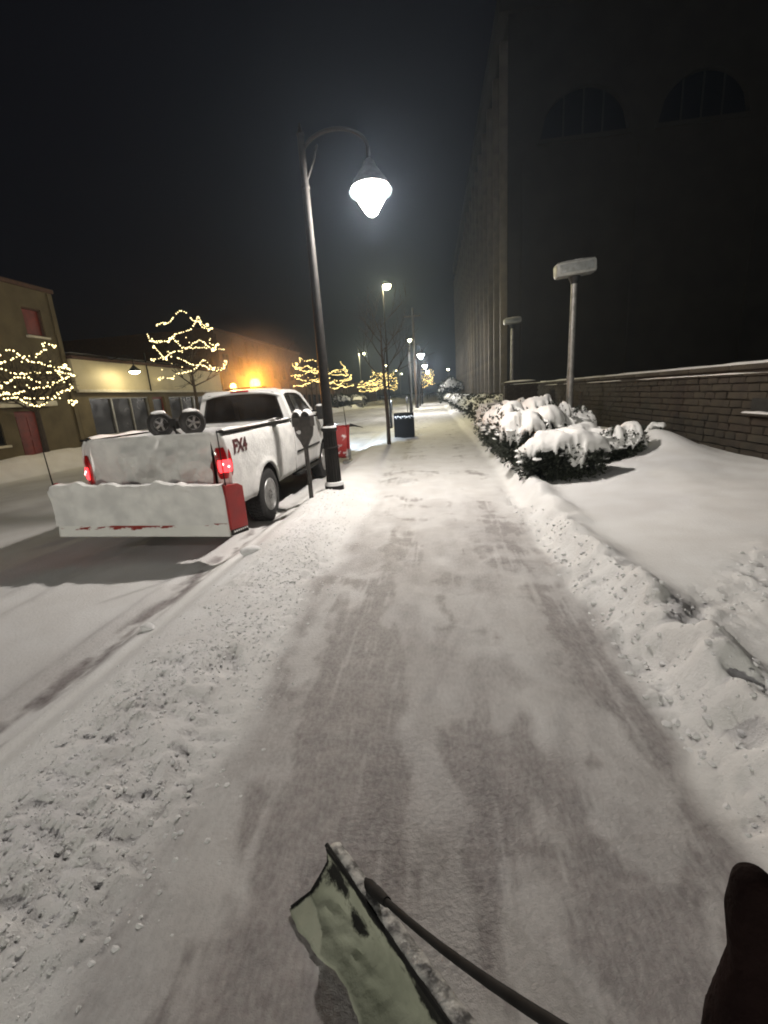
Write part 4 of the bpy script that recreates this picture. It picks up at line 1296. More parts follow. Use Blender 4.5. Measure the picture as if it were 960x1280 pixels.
shrub(2.03, 7.50, 0.68, 0.56, 0.70, 'foremost low shrub with a broad smooth snow pillow over dark foliage', 31, 0.80, 6200, 6, flecks=60)
shrub(1.60, 8.23, 0.45, 0.55, 0.80, 'rounded shrub at the path edge right behind the foremost one', 32, 0.55, 4200, 5, flecks=30)
shrub(2.23, 9.18, 0.60, 0.60, 0.98, 'tall rounded snow mound shrub in the middle of the hedge bed', 33, 0.85, 2600, 5, flecks=35)
shrub(1.60, 9.48, 0.45, 0.60, 0.98, 'dark sided shrub against the path, second behind the foremost one', 34, 0.5, 4200, 5, flecks=60)
shrub(1.64, 10.78, 0.45, 0.65, 1.08, 'dark sided shrub against the path, third behind the foremost one', 35, 0.6, 3200, 5, flecks=60)
shrub(2.48, 10.58, 0.60, 0.60, 1.15, 'bushy shrub with clumped snow at the back of the hedge bed', 36, 0.6, 2600, 6, flecks=50)
shrub(1.70, 12.18, 0.48, 0.70, 1.10, 'snow speckled shrub against the path, fourth behind the foremost one', 37, 0.4, 2600, 5, flecks=90)
shrub(2.63, 12.48, 0.65, 0.70, 1.22, 'snow speckled shrub at the back before the near light post', 38, 0.4, 2200, 6, flecks=90)
shrub(1.83, 13.88, 0.50, 0.75, 1.10, 'snow speckled shrub at the far end of the hedge along the path', 39, 0.35, 2200, 5, flecks=90)
shrub(3.30, 8.35, 0.42, 0.36, 0.60, 'small separate shrub with upright snow clumps beside the snowdrift', 40, 0.35, 2000, 6, flecks=40)
shrub(3.35, 11.2, 0.45, 0.45, 1.0, 'ragged shrub with snow laden fronds near the light post', 41, 0.2, 1600, 6, flecks=70)
shrub(2.85, 8.45, 0.55, 0.50, 0.62, 'low broad shrub under a flat snow pillow between the foremost one and the snowdrift', 43, 0.92, 2600, 5, flecks=30)
shrub(4.62, 9.9, 0.24, 0.22, 0.34, 'tiny shrub buried in the drift by the stone wall', 42, 0.9, 300, 3, flecks=4)
k = 0
lab2 = ['first', 'second', 'third', 'fourth', 'fifth', 'sixth', 'seventh', 'eighth', 'ninth', 'tenth']
for (x, y) in ((2.55, 21.5), (2.45, 25), (3.4, 23.4), (2.45, 29), (3.5, 27.5), (2.4, 33.5), (2.45, 38.5), (2.4, 44), (2.4, 50), (2.4, 57)):
    shrub(x, y, 0.75 + 0.02 * k, 1.3 + 0.12 * k, 1.15 + 0.02 * k, '%s shrub counted from the railing in the speckled hedge row beyond' % lab2[k], 50 + k, 0.15, 900, 6, 'speckled hedge row beyond the railing', 0.085, 110, 'shrub')
    k += 1
# dry stalks behind the shrubs
b = MB(); rnd = random.Random(9)
for i in range(46):
    x = rnd.uniform(-0.7, 0.7); y = rnd.uniform(-0.3, 0.3); a = rnd.uniform(-0.5, 0.6); L_ = rnd.uniform(0.8, 1.6)
    b.tube([(x, y, 0), (x + a * 0.4 * L_, y, L_ * 0.55), (x + a * L_, y + rnd.uniform(-0.1, 0.1), L_)], [0.010, 0.008, 0.003], 4, caps=False)
o = b.build('dry_shrub', TWIG); o.location = (3.5, 12.4, 0.15)
tag(o, 'leafless dry shrub of thin stalks at the foot of the near light post', 'shrub')

# ------------------------------------------------------------------ low railing, light posts, pier
t = thing('hand_railing', 'low grey metal railing between the two hedge beds', 'railing', (2.55, 17.2, hz(2.55, 17.2)))
b = MB(); b.tube([(-0.85, 0, 0.86), (1.0, 0, 0.92)], 0.03, 10); b.tube([(-0.85, 0, 0.5), (1.0, 0, 0.52)], 0.02, 8); b.build('rail', GREYM, t)
for x in (-0.80, -0.55, 0.95):
    b = MB(); b.tube([(x, 0, -0.1), (x, 0, 0.88)], 0.025, 8); b.build('post', GREYM, t)
b = MB(); b.tube([(-0.86, 0, 0.90), (1.0, 0, 0.96)], 0.03, 8); b.build('rail_snow', SNOW, t)

HEADG = mat('lamp_head_grey', (0.30, 0.31, 0.30), (0.22, 0.23, 0.22), rough=0.5, scale=8, bump=0.1)
def flood_post(x, y, ztop, label, w=0.92, rz=0.0, hh=0.33):
    z = hz(x, y)
    t = thing('light_post', label, 'light post', (x, y, z), rz, 'unlit box headed light posts')
    h = ztop - z
    b = MB(); b.tube([(0, 0, -0.1), (0.0, 0, h * 0.38), (0.01, 0, h - 0.28)], [0.085, 0.08, 0.072], 14); b.lathe([(0.13, -0.05), (0.13, 0.06), (0.09, 0.09)], 14)
    b.lathe([(0.09, h * 0.36), (0.098, h * 0.37), (0.09, h * 0.39)], 14)
    b.build('post', GREYM, t)
    b = MB(); b.tube([(0.01, 0, h - 0.34), (0.01, 0, h - 0.18)], [0.08, 0.15], 12); b.build('bracket', BLACKP, t)
    b = MB(); b.bbox(-w / 2, w / 2, -0.19, 0.19, -hh / 2, hh / 2, 0.07)
    hd = b.build('lamp_head', HEADG, t); hd.location = (0.01, 0, h); hd.rotation_euler = (0, math.radians(-4), 0)
    b = MB(); b.bbox(-w / 2 + 0.08, w / 2 - 0.08, -0.205, -0.185, -hh / 2 + 0.07, hh / 2 - 0.07, 0.008); b.build('lens_panel', mat('lamp_panel_unlit', (0.22, 0.24, 0.24), (0.16, 0.17, 0.17), rough=0.35, scale=12), hd)
    b = MB(); b.bbox(w / 2 - 0.02, w / 2 + 0.03, -0.12, 0.12, -0.06, hh / 2 - 0.02, 0.015); b.build('end_cap', BLACKP, hd)
    P = []
    for i in range(17):
        row = []
        for j in range(9):
            u = 2 * i / 16 - 1; v = 2 * j / 8 - 1
            e = (1 - abs(u) ** 5) * (1 - abs(v) ** 4)
            row.append((u * (w / 2 - 0.04), v * 0.16, hh / 2 - 0.006 + 0.03 * e * (0.6 + 0.8 * float(vn(u * 5 + 9, v * 2)))))
        P.append(row)
    b = MB(); b.grid(P).build('head_snow', SNOW, hd)
flood_post(3.58, 12.5, 4.33, 'near tall light post with a grey box head above the shrubs', 0.95)
flood_post(3.86, 23.0, 4.62, 'far light post with a grey box head in front of the office block', 0.80, 0.0, 0.26)

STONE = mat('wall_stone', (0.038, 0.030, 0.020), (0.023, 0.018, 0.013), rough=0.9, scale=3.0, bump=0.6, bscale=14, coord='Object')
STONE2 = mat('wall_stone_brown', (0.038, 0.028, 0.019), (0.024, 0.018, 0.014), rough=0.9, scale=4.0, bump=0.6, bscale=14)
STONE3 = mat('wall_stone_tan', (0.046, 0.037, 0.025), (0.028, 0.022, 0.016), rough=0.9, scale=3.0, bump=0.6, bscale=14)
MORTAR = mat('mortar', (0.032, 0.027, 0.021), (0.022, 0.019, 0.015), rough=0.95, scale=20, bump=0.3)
def stone_wall():
    t = thing('stone_wall', 'brown stone garden wall with a snow topped coping along the right side', 'wall', (5.0, 0, 0))
    Y0, Y1 = 2.0, 29.8
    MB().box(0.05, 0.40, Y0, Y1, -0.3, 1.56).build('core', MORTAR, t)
    rnd = random.Random(4)
    meshes = []
    for k in range(18):
        w = (0.30, 0.40, 0.52)[k % 3] * rnd.uniform(0.94, 1.06)
        bm = bmesh.new(); bmesh.ops.create_cube(bm, size=1.0)
        for v in bm.verts:
            v.co = Vector((v.co.x * 0.10, v.co.y * (w - 0.016), v.co.z * 0.117))
        bmesh.ops.bevel(bm, geom=list(bm.edges), offset=0.012, segments=1, affect='EDGES')
        for v in bm.verts:
            v.co += Vector((rnd.gauss(0, 0.005), rnd.gauss(0, 0.004), rnd.gauss(0, 0.003)))
        me = bpy.data.meshes.new('stone'); bm.to_mesh(me); bm.free()
        me.materials.append((STONE, STONE2, STONE3)[rnd.randrange(3)])
        meshes.append((w, me))
    far = MB(); n = 0
    for c in range(12):
        z = 0.02 + c * 0.13 + 0.06
        y = Y0 + rnd.uniform(0, 0.3)
        while y < Y1 - 0.6:
            w, me = rnd.choice(meshes)
            if 5.6 < y < 13.2 and n < 300 and z > 0.15:
                o = bpy.data.objects.new('stone', me); COL.objects.link(o); o.parent = t
                o.location = (0.045 + rnd.uniform(-0.012, 0.008), y + w / 2, z); o.rotation_euler = (0, rnd.gauss(0, 0.01), rnd.gauss(0, 0.008)); n += 1
            else:
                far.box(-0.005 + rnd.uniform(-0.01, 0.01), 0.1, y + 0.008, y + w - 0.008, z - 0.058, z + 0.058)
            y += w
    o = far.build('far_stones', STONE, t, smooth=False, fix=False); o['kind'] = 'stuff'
    # coping: a projecting course, a recessed strip, a cap
    y = Y0
    k = 0
    m1 = MB().bbox(-0.06, 0.44, 0.006, 1.194, 1.565, 1.60, 0.008).mesh('coping_stone')
    m2 = MB().bbox(-0.09, 0.46, 0.006, 1.194, 1.66, 1.74, 0.012).mesh('cap_stone')
    while y < Y1 - 1.2:
        o = obj('coping_stone', m1, STONE, t); o.location = (0, y, 0)
        o = obj('cap_stone', m2, STONE3, t); o.location = (0, y + 0.3, 0); y += 1.2
    MB().box(-0.02, 0.42, Y0, Y1, 1.6, 1.66).build('neck_course', STONE2, t)
    for (nm, xa, xb, z, hgt) in (('cap_snow', -0.085, 0.44, 1.738, 0.055), ('ledge_snow', -0.056, -0.022, 1.599, 0.022)):
        P = []
        for y in np.arange(Y0, Y1, 0.10):
            thick = hgt * (0.5 + 0.9 * float(fbm(y * 0.9 + z, 4.2))) * (1.0 if nm == 'cap_snow' else float(ss(0.32, 0.55, vn(y * 0.8, 6.6))))
            row = [(xa + (xb - xa) * u, y, z - 0.003 + thick * (1 - abs(2 * u - 1) ** 4)) for u in np.linspace(0, 1, 8)]
            P.append(row)
        MB().grid(P).build(nm, SNOWS, t)
    # flat black plate standing in for a niche's shade, with a snowy sill
    MB().box(-0.03, 0.0, 7.15, 7.75, 1.02, 1.22).build('niche_shade_plate', BLACKP, t)
    b = MB(); b.bbox(-0.14, 0.0, 7.1, 7.8, 0.965, 1.0, 0.01); sl = b.build('sill', STONE, t)
    b = MB(); b.grid([[(x, y, 1.0 + 0.03 * (1 - abs((x + 0.07) / 0.07) ** 3) * (0.6 + 0.5 * float(vn(y * 6, 1)))) for x in np.linspace(-0.14, 0, 6)] for y in np.linspace(7.1, 7.8, 14)]); b.build('sill_snow', SNOW, sl)
stone_wall()
t = thing('brick_pier', 'square brown brick planter pier behind the railing', 'planter', (3.74, 20.2, hz(3.74, 20.2)))
rnd = random.Random(2)
MB().box(-0.62, 0.62, -0.4, 0.4, -0.2, 1.50).build('core', MORTAR, t)
bm_ = [MB().bbox(-0.148, 0.148, -0.05, 0.05, -0.046, 0.046, 0.006).mesh('brick') for _ in range(3)]
for me, mm_ in zip(bm_, (STONE, STONE2, STONE3)): me.materials.append(mm_)
for c in range(14):
    z = 0.06 + c * 0.105
    for k in range(4):
        o = bpy.data.objects.new('brick', rnd.choice(bm_)); COL.objects.link(o); o.parent = t; o.location = (-0.50 + k * 0.31 + (0.08 if c % 2 else 0), -0.41, z)
    for k in range(2):
        o = bpy.data.objects.new('brick', rnd.choice(bm_)); COL.objects.link(o); o.parent = t; o.location = (-0.63, -0.16 + k * 0.31, z); o.rotation_euler = (0, 0, pi / 2)
MB().bbox(-0.72, 0.72, -0.5, 0.5, 1.52, 1.60, 0.015).build('cap', STONE3, t)
MB().ico((0, 0, 1.595), 1, 3, lambda v: 0.9 + 0.15 * n3(v, 2), (0.66, 0.46, 0.07)).build('cap_snow', SNOWS, t)

# ------------------------------------------------------------------ office block on the right
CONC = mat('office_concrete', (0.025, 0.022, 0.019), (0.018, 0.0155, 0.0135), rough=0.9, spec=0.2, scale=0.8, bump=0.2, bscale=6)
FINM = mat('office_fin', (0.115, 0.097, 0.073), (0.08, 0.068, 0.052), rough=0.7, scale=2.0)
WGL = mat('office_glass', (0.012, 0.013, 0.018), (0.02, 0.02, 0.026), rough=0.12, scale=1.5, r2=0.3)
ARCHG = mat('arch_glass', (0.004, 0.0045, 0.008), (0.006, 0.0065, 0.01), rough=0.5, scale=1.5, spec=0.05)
def office():
    X0, Y0, Y1, Hh = 4.75, 30.0, 84.0, 21.5
    t = thing('office_block', 'large dark office block with pale vertical fins and high arched windows', 'building', (X0, Y0, 0))
    # front wall with two arched openings, built round the arches
    W = 38.0
    arches = [(1.75, 4.7, 14.75, 2.3), (7.9, 4.6, 14.8, 2.25)]       # left x, width, sill z, rise
    b = MB()
    def wallpiece(x0, x1, z0, z1): b.box(x0, x1, 0.0, 0.5, z0, z1)
    cur = 0.0
    for (ax, aw, az, ar) in arches:
        wallpiece(cur, ax, -0.3, Hh)
        wallpiece(ax, ax + aw, -0.3, az)
        n = 18
        for k in range(n):
            xa = ax + aw * k / n; xb = ax + aw * (k + 1) / n
            za = az + ar * math.sqrt(max(0, 1 - (2 * k / n - 1) ** 2)); zb = az + ar * math.sqrt(max(0, 1 - (2 * (k + 1) / n - 1) ** 2))
            b.prism([(xa, 0, za), (xb, 0, zb), (xb, 0, Hh), (xa, 0, Hh)], (0, 0.5, 0))
        cur = ax + aw
    wallpiece(cur, W, -0.3, Hh)
    b.box(0, 0.4, 0.5, Y1 - Y0, -0.3, Hh); b.box(0.4, W, Y1 - Y0 - 0.5, Y1 - Y0, -0.3, Hh)
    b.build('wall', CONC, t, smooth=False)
    for (ax, aw, az, ar) in arches:
        n = 18
        poly = [(ax + aw * k / n, 0.35, az + ar * math.sqrt(max(0, 1 - (2 * k / n - 1) ** 2))) for k in range(n + 1)]
        wd = MB().prism(poly, (0, 0.04, 0)).build('arched_window', ARCHG, t, smooth=False)
        b = MB()
        for k in (5, 9, 13):
            xa = ax + aw * k / n
            b.box(xa - 0.04, xa + 0.04, 0.30, 0.36, az, az + ar * math.sqrt(max(0, 1 - (2 * k / n - 1) ** 2)))
        b.build('mullion', BLACKP, wd, smooth=False)
        MB().box(ax - 0.15, ax + aw + 0.15, -0.12, 0.05, az - 0.25, az - 0.02).build('sill', CONC, wd)
    # fins and window strips along the street side
    y = 0.0; k = 0
    mf = MB().bbox(-0.42, 0.0, -0.14, 0.14, -0.3, 19.5, 0.03).mesh('fin')
    ms = MB().box(-0.035, 0.002, 0.22, 2.5, 1.4, 18.6).mesh('window_strip')
    msp = MB().box(-0.05, 0.0, 0.22, 2.5, 0, 0.7).mesh('spandrel')
    while y < Y1 - Y0 - 0.5:
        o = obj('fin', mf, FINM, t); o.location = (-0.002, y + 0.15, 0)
        if y + 2.9 < Y1 - Y0:
            s = obj('window_strip', ms, WGL, t, smooth=False); s.location = (-0.002, y + 0.15, 0)
            for z in (4.2, 8.0, 11.8, 15.6):
                q = obj('spandrel', msp, CONC, s, smooth=False); q.location = (-0.012, 0, z)
        y += 2.95; k += 1
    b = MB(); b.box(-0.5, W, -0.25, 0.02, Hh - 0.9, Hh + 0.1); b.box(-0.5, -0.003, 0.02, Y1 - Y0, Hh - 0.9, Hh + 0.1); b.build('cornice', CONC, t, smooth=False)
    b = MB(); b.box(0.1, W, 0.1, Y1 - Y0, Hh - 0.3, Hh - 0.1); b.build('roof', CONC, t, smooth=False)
    # faint ribs on the front
    for x in (0.9, 7.1, 13.4, 19.0):
        MB().box(x - 0.12, x + 0.12, -0.08, 0.0, 0, 14.0).build('pilaster', CONC, t, smooth=False)
office()

# ------------------------------------------------------------------ buildings across the street
TAN = mat('tan_plaster', (0.13, 0.105, 0.06), (0.09, 0.072, 0.042), rough=0.85, scale=1.5, bump=0.2, bscale=12)
CREAM = mat('cream_fascia', (0.62, 0.55, 0.36), (0.54, 0.48, 0.31), rough=0.6, scale=1.2)
TRIM = mat('pale_trim', (0.62, 0.58, 0.47), (0.5, 0.47, 0.38), rough=0.6, scale=4)
REDD = mat('red_door', (0.20, 0.025, 0.02), (0.14, 0.02, 0.018), rough=0.5, scale=6)
BRK = mat('dark_brick', (0.10, 0.055, 0.038), (0.065, 0.038, 0.03), rough=0.9, scale=7, bump=0.3)
XB = -15.0
def opening_wall(b, x, th, y0, y1, z0, z1, holes):
    """wall in the plane X=x facing +X with rectangular holes (ya, yb, za, zb)"""
    yc = sorted(set([y0, y1] + [h[0] for h in holes] + [h[1] for h in holes]))
    for ya, yb in zip(yc[:-1], yc[1:]):
        segs = sorted([(h[2], h[3]) for h in holes if h[0] <= ya + 1e-6 and h[1] >= yb - 1e-6])
        z = z0
        for (a, c) in segs:
            if a > z: b.box(x - th, x, ya, yb, z, a)
            z = c
        if z1 > z: b.box(x - th, x, ya, yb, z, z1)

def window(parent, ya, yb, za, zb, x=-0.0, nv=1, nh=0, frame=BLACKP, glass=None, sill=True):
    g = MB().box(x - 0.14, x - 0.12, ya, yb, za, zb).build('window', glass or WGL, parent, smooth=False)
    b = MB()
    f = 0.05
    b.box(x - 0.12, x - 0.04, ya, ya + f, za, zb); b.box(x - 0.12, x - 0.04, yb - f, yb, za, zb)
    b.box(x - 0.12, x - 0.04, ya + f, yb - f, za, za + f); b.box(x - 0.12, x - 0.04, ya + f, yb - f, zb - f, zb)
    for k in range(nv):
        y = ya + (yb - ya) * (k + 1) / (nv + 1); b.box(x - 0.115, x - 0.05, y - 0.03, y + 0.03, za + f, zb - f)
    for k in range(nh):
        z = za + (zb - za) * (k + 1) / (nh + 1); b.box(x - 0.118, x - 0.06, ya + f, yb - f, z - 0.025, z + 0.025)
    b.build('frame', frame, g, smooth=False)
    if sill:
        s = MB().bbox(x - 0.10, x + 0.12, ya - 0.08, yb + 0.08, za - 0.09, za - 0.01, 0.01).build('sill', TRIM, g)
    return g

def tan_house():
    t = thing('tan_house', 'tan two storey building with a red door at the far left', 'building', (XB, 0, 0))
    holes = [(14.95, 16.05, -0.05, 1.98), (12.6, 14.35, 0.85, 1.95), (16.4, 17.25, 4.75, 5.75), (13.2, 14.1, 4.75, 5.75), (9.6, 11.6, 0.85, 1.95)]
    b = MB(); opening_wall(b, 0, 0.3, 4.0, 17.9, -0.3, 6.45, holes)
    b.box(-12, -0.3, 17.6, 17.9, -0.3, 6.45); b.box(-12, -0.3, 4.0, 4.3, -0.3, 6.45)
    b.build('wall', TAN, t, smooth=False)
    d = MB().box(-0.22, -0.15, 14.95, 16.05, 0.0, 1.98).build('door', REDD, t, smooth=False)
    b = MB()
    for (ya, yb, za, zb) in ((15.1, 15.45, 0.2, 0.9), (15.55, 15.9, 0.2, 0.9), (15.1, 15.45, 1.05, 1.8), (15.55, 15.9, 1.05, 1.8)):
        b.bbox(-0.15, -0.135, ya, yb, za, zb, 0.005)
    b.build('door_panel', REDD, d, smooth=False)
    b = MB(); b.ico((-0.12, 15.02, 1.0), 0.035, 2); b.build('door_knob', CHROME, d)
    window(t, 12.6, 14.35, 0.85, 1.95, 0, 1, 2)
    window(t, 9.6, 11.6, 0.85, 1.95, 0, 2, 1)
    window(t, 16.4, 17.25, 4.75, 5.75, 0, 0, 0, glass=REDD, frame=BRK)
    window(t, 13.2, 14.1, 4.75, 5.75, 0, 0, 1)
    b = MB(); b.bbox(0.0, 0.35, 9.2, 16.6, 2.12, 2.32, 0.02); aw = b.build('awning', TRIM, t)
    b = MB(); b.grid([[(x, y, 2.318 + 0.05 * (0.5 + float(vn(y * 2, x * 5)))) for x in np.linspace(0.0, 0.35, 4)] for y in np.linspace(9.2, 16.6, 60)]); b.build('awning_snow', SNOW, aw)
    b = MB(); b.bbox(-12.1, 0.12, 3.9, 18.0, 6.45, 6.6, 0.02); b.build('roof', BRK, t)
    b = MB(); b.box(-0.02, 0.06, 17.72, 17.92, 0.0, 6.44); b.build('corner_trim', TRIM if False else TAN, t, smooth=False)
tan_house()

def shopfront():
    t = thing('shopfront', 'single storey cream shopfront with dark display windows and a hanging lamp', 'building', (XB, 0, 0))
    Y0, Y1 = 18.0, 31.5
    holes = [(18.75, 23.0, 0.72, 2.42), (23.35, 24.5, 0.0, 2.42), (24.9, 30.6, 0.72, 2.42)]
    b = MB(); opening_wall(b, 0, 0.25, Y0, Y1, -0.3, 2.72, holes); b.box(-12, -0.25, Y1 - 0.3, Y1, -0.3, 3.9)
    b.build('wall', TAN, t, smooth=False)
    b = MB(); b.bbox(-0.3, 0.18, Y0, Y1, 2.72, 4.0, 0.02); b.build('fascia', CREAM, t)
    b = MB(); b.bbox(0.10, 0.24, Y0, Y1, 2.64, 2.76, 0.015); b.build('fascia_trim', TRIM, t)
    b = MB(); b.box(-12, 0.28, Y0 - 0.02, Y1 + 0.1, 4.0, 4.12); rf = b.build('roof', BRK, t, smooth=False)
    b = MB(); b.grid([[(x, y, 4.118 + 0.10 * (0.5 + float(fbm(y * 0.8, x * 0.8)))) for x in np.linspace(-12, 0.26, 12)] for y in np.linspace(Y0, Y1, 50)]); b.build('roof_snow', SNOWS, rf)
    window(t, 18.75, 20.2, 0.72, 2.42, 0, 0, 0, GREYM, sill=False); window(t, 20.2, 23.0, 0.72, 2.42, 0, 1, 0, GREYM, sill=False)
    window(t, 24.9, 27.7, 0.72, 2.42, 0, 1, 0, GREYM, sill=False); window(t, 27.7, 30.6, 0.72, 2.42, 0, 1, 0, GREYM, sill=False)
    d = MB().box(-0.2, -0.15, 23.35, 24.5, 0.05, 2.42).build('door', REDD, t, smooth=False)
    MB().box(-0.15, -0.14, 23.5, 24.35, 0.9, 2.3).build('door_pane', WGL, d, smooth=False)
    b = MB(); b.bbox(0.0, 0.16, 18.7, 23.05, 0.60, 0.70, 0.01); sl = b.build('window_ledge', TRIM, t)
    b = MB(); b.grid([[(x, y, 0.698 + 0.05 * float(vn(y * 3, 1.0))) for x in np.linspace(0, 0.16, 4)] for y in np.linspace(18.7, 23.05, 30)]); b.build('ledge_snow', SNOW, sl)
    b = MB(); b.tube([(0.25, 23.0, 2.7), (0.25, 23.0, 4.6)], 0.035, 8); b.build('conduit', BLACKP, t)
    # hanging gooseneck lamp
    b = MB(); b.tube([(0.18, 20.3, 4.08), (1.0, 20.3, 4.22), (1.35, 20.3, 4.05), (1.35, 20.3, 3.72)], 0.025, 8); b.lathe([(0.04, 3.78), (0.08, 3.72), (0.22, 3.58), (0.30, 3.50), (0.29, 3.495), (0.2, 3.56), (0, 3.64)], 20, c=(1.35, 20.3, 0))
    gl = b.build('gooseneck_lamp', BLACKP, t)
    b = MB(); b.lathe([(0.24, 3.51), (0.20, 3.44), (0.10, 3.39), (0, 3.375)], 20, c=(1.35, 20.3, 0)); b.build('lamp_globe', emit('shop_lamp_glow', (1.0, 0.88, 0.62), 9.0, through=True), gl)
    light('shop_lamp', 'POINT', (1.35, 20.3, 3.45), 120, (1.0, 0.84, 0.50), t, 0.1)
shopfront()

def back_block(y0, y1, h, label, seed, depth=14, wallmat=BRK, x=XB):
    t = thing('commercial_block', label, 'building', (x, 0, 0), 0, 'dark blocks further along the road')
    rnd = random.Random(seed)
    holes = []; y = y0 + 0.8
    while y < y1 - 2.4:
        holes.append((y, y + 1.7, 0.8, 2.5))
        if h > 6: holes.append((y + 0.2, y + 1.4, 4.1, 5.8))
        y += 2.9
    b = MB(); opening_wall(b, 0, 0.3, y0, y1, -0.3, h, holes); b.box(-depth, -0.3, y0, y0 + 0.3, -0.3, h); b.box(-depth, -0.3, y1 - 0.3, y1, -0.3, h)
    b.build('wall', wallmat, t, smooth=False)
    for (ya, yb, za, zb) in holes: window(t, ya, yb, za, zb, 0, 1, 0, BLACKP, sill=False)
    b = MB(); b.bbox(-depth, 0.15, y0 - 0.05, y1 + 0.05, h, h + 0.15, 0.02); b.build('roof', BRK, t)
    for k in range(int((y1 - y0) / 2.9)):
        MB().box(0.0, 0.14, y0 + 0.1 + k * 2.9, y0 + 0.42 + k * 2.9, 0, h - 0.3).build('pilaster', wallmat, t, smooth=False)
back_block(35.0, 58.0, 7.4, 'brick block with pilasters behind the truck cab, tinted by the beacon', 1, wallmat=mat('orange_brick', (0.10, 0.058, 0.036), (0.065, 0.042, 0.03), rough=0.9, scale=5, bump=0.2), x=-16.5)
back_block(60.0, 84.0, 4.6, 'low dark block behind the lit trees across the road', 2, x=-17.5)
back_block(90.0, 150.0, 5.0, 'farthest low dark block across the road', 3, x=-18)

# far dark evergreens closing the street
def far_shrub(x, y, r, h, label, seed):
    shrub(x, y, r, r, h, label, seed, 0.1, 900, 6, 'dark bushes at the far end of the street', 0.22, 20, 'bush')
far_shrub(2.6, 64, 1.6, 3.0, 'dark bush at the far corner of the office hedge', 81)
far_shrub(2.9, 70, 1.8, 3.6, 'taller dark bush at the far corner of the office hedge', 82)
far_shrub(-14.2, 72, 1.6, 2.2, 'dark bush under the lit trees, left of the snowed in car', 83)
far_shrub(-14.0, 87, 1.8, 2.2, 'dark bush across the road right of the snowed in car', 84)

# ------------------------------------------------------------------ snow covered parked car across the road
def parked_car():
    t = thing('parked_car', 'parked car buried in snow across the road beyond the lit trees', 'car', (-12.9, 80.0, 0.12), 0)
    car = mat('car_paint', (0.05, 0.05, 0.055), (0.08, 0.08, 0.08), rough=0.3, scale=4, coat=0.4)
    prof = [(-2.2, 0.45), (-2.25, 0.75), (-2.1, 0.95), (-1.5, 1.0), (-1.0, 1.42), (0.5, 1.45), (1.15, 1.0), (2.0, 0.9), (2.2, 0.7), (2.2, 0.4)]
    b = MB(); b.prism([(-0.85, y, z) for y, z in prof], (1.7, 0, 0)); bd = b.build('body', car, t, smooth=False)
    md = bd.modifiers.new('bevel', 'BEVEL'); md.width = 0.08; md.segments = 3; md.limit_method = 'ANGLE'
    for sg in (-1, 1):
        MB().prism([(sg * 0.86, y, z) for y, z in ((-1.3, 1.03), (-0.95, 1.36), (0.45, 1.38), (0.95, 1.03))], (sg * 0.01, 0, 0)).build('side_window', GLASS, t, smooth=False)
        for y in (-1.4, 1.4):
            w = MB().lathe([(0.2, -0.1), (0.32, -0.09), (0.33, 0), (0.32, 0.09), (0.2, 0.1)], 20, axis='x').build('wheel', RUBBER, t); w.location = (sg * 0.78, y, 0.3)
            MB().lathe([(0.2, sg * 0.09), (0.05, sg * 0.1), (0, sg * 0.1)], 16, axis='x').build('rim', CHROME, w)
    MB().prism([(-0.7, -1.53, 1.04), (0.7, -1.53, 1.04), (0.65, -1.06, 1.40), (-0.65, -1.06, 1.40)], (0, -0.01, 0.012)).build('rear_window', GLASS, t, smooth=False)
    P = []
    for y in np.linspace(-2.15, 2.1, 40):
        zt = float(np.interp(y, [p[0] for p in prof[2:8]], [p[1] for p in prof[2:8]]))
        P.append([(x, y, zt + 0.01 + 0.16 * (1 - abs(x / 0.82) ** 4) * (0.7 + 0.4 * float(fbm(x * 2 + 5, y * 2)))) for x in np.linspace(-0.82, 0.82, 14)])
    MB().grid(P).build('car_snow', SNOWS, t)
parked_car()

# ------------------------------------------------------------------ snow shovel and the hand that holds it
POLY = mat('shovel_blade_snowy', (0.66, 0.72, 0.56), (0.74, 0.76, 0.68), rough=0.7, scale=5, bump=0.4, bscale=20)
POLYD = mat('shovel_black', (0.007, 0.007, 0.007), (0.016, 0.016, 0.016), rough=0.75, spec=0.2, scale=15)
def scraped():
    """snow film on a black blade, worn through in blotches near the rim"""
    m = mat('snow_on_black_blade', (0.44, 0.46, 0.37), (0.30, 0.32, 0.25), rough=0.75, scale=4, bump=0.35, bscale=30, spec=0.2)
    t = m.node_tree; N = t.nodes.new; L = t.links.new
    b = [n for n in t.nodes if n.type == 'BSDF_PRINCIPLED'][0]
    old = b.inputs['Base Color'].links[0].from_socket
    at = N('ShaderNodeAttribute'); at.attribute_name = 'worn'
    n = N('ShaderNodeTexNoise'); n.inputs['Scale'].default_value = 15; n.inputs['Detail'].default_value = 8; n.inputs['Roughness'].default_value = 0.7
    geo = N('ShaderNodeNewGeometry'); L(geo.outputs['Position'], n.inputs['Vector'])
    k = N('ShaderNodeMath'); k.operation = 'MULTIPLY_ADD'; L(at.outputs['Fac'], k.inputs[0]); k.inputs[1].default_value = 0.50; L(n.outputs['Fac'], k.inputs[2])
    r = N('ShaderNodeValToRGB'); r.color_ramp.elements[0].position = 0.66; r.color_ramp.elements[1].position = 0.80
    r.color_ramp.elements[0].color = (0, 0, 0, 1); r.color_ramp.elements[1].color = (1, 1, 1, 1); L(k.outputs[0], r.inputs[0])
    mx = N('ShaderNodeMix'); mx.data_type = 'RGBA'; L(r.outputs[0], mx.inputs[0]); L(old, mx.inputs[6]); mx.inputs[7].default_value = (0.018, 0.018, 0.017, 1)
    L(mx.outputs[2], b.inputs['Base Color'])
    return m
SCR = scraped()
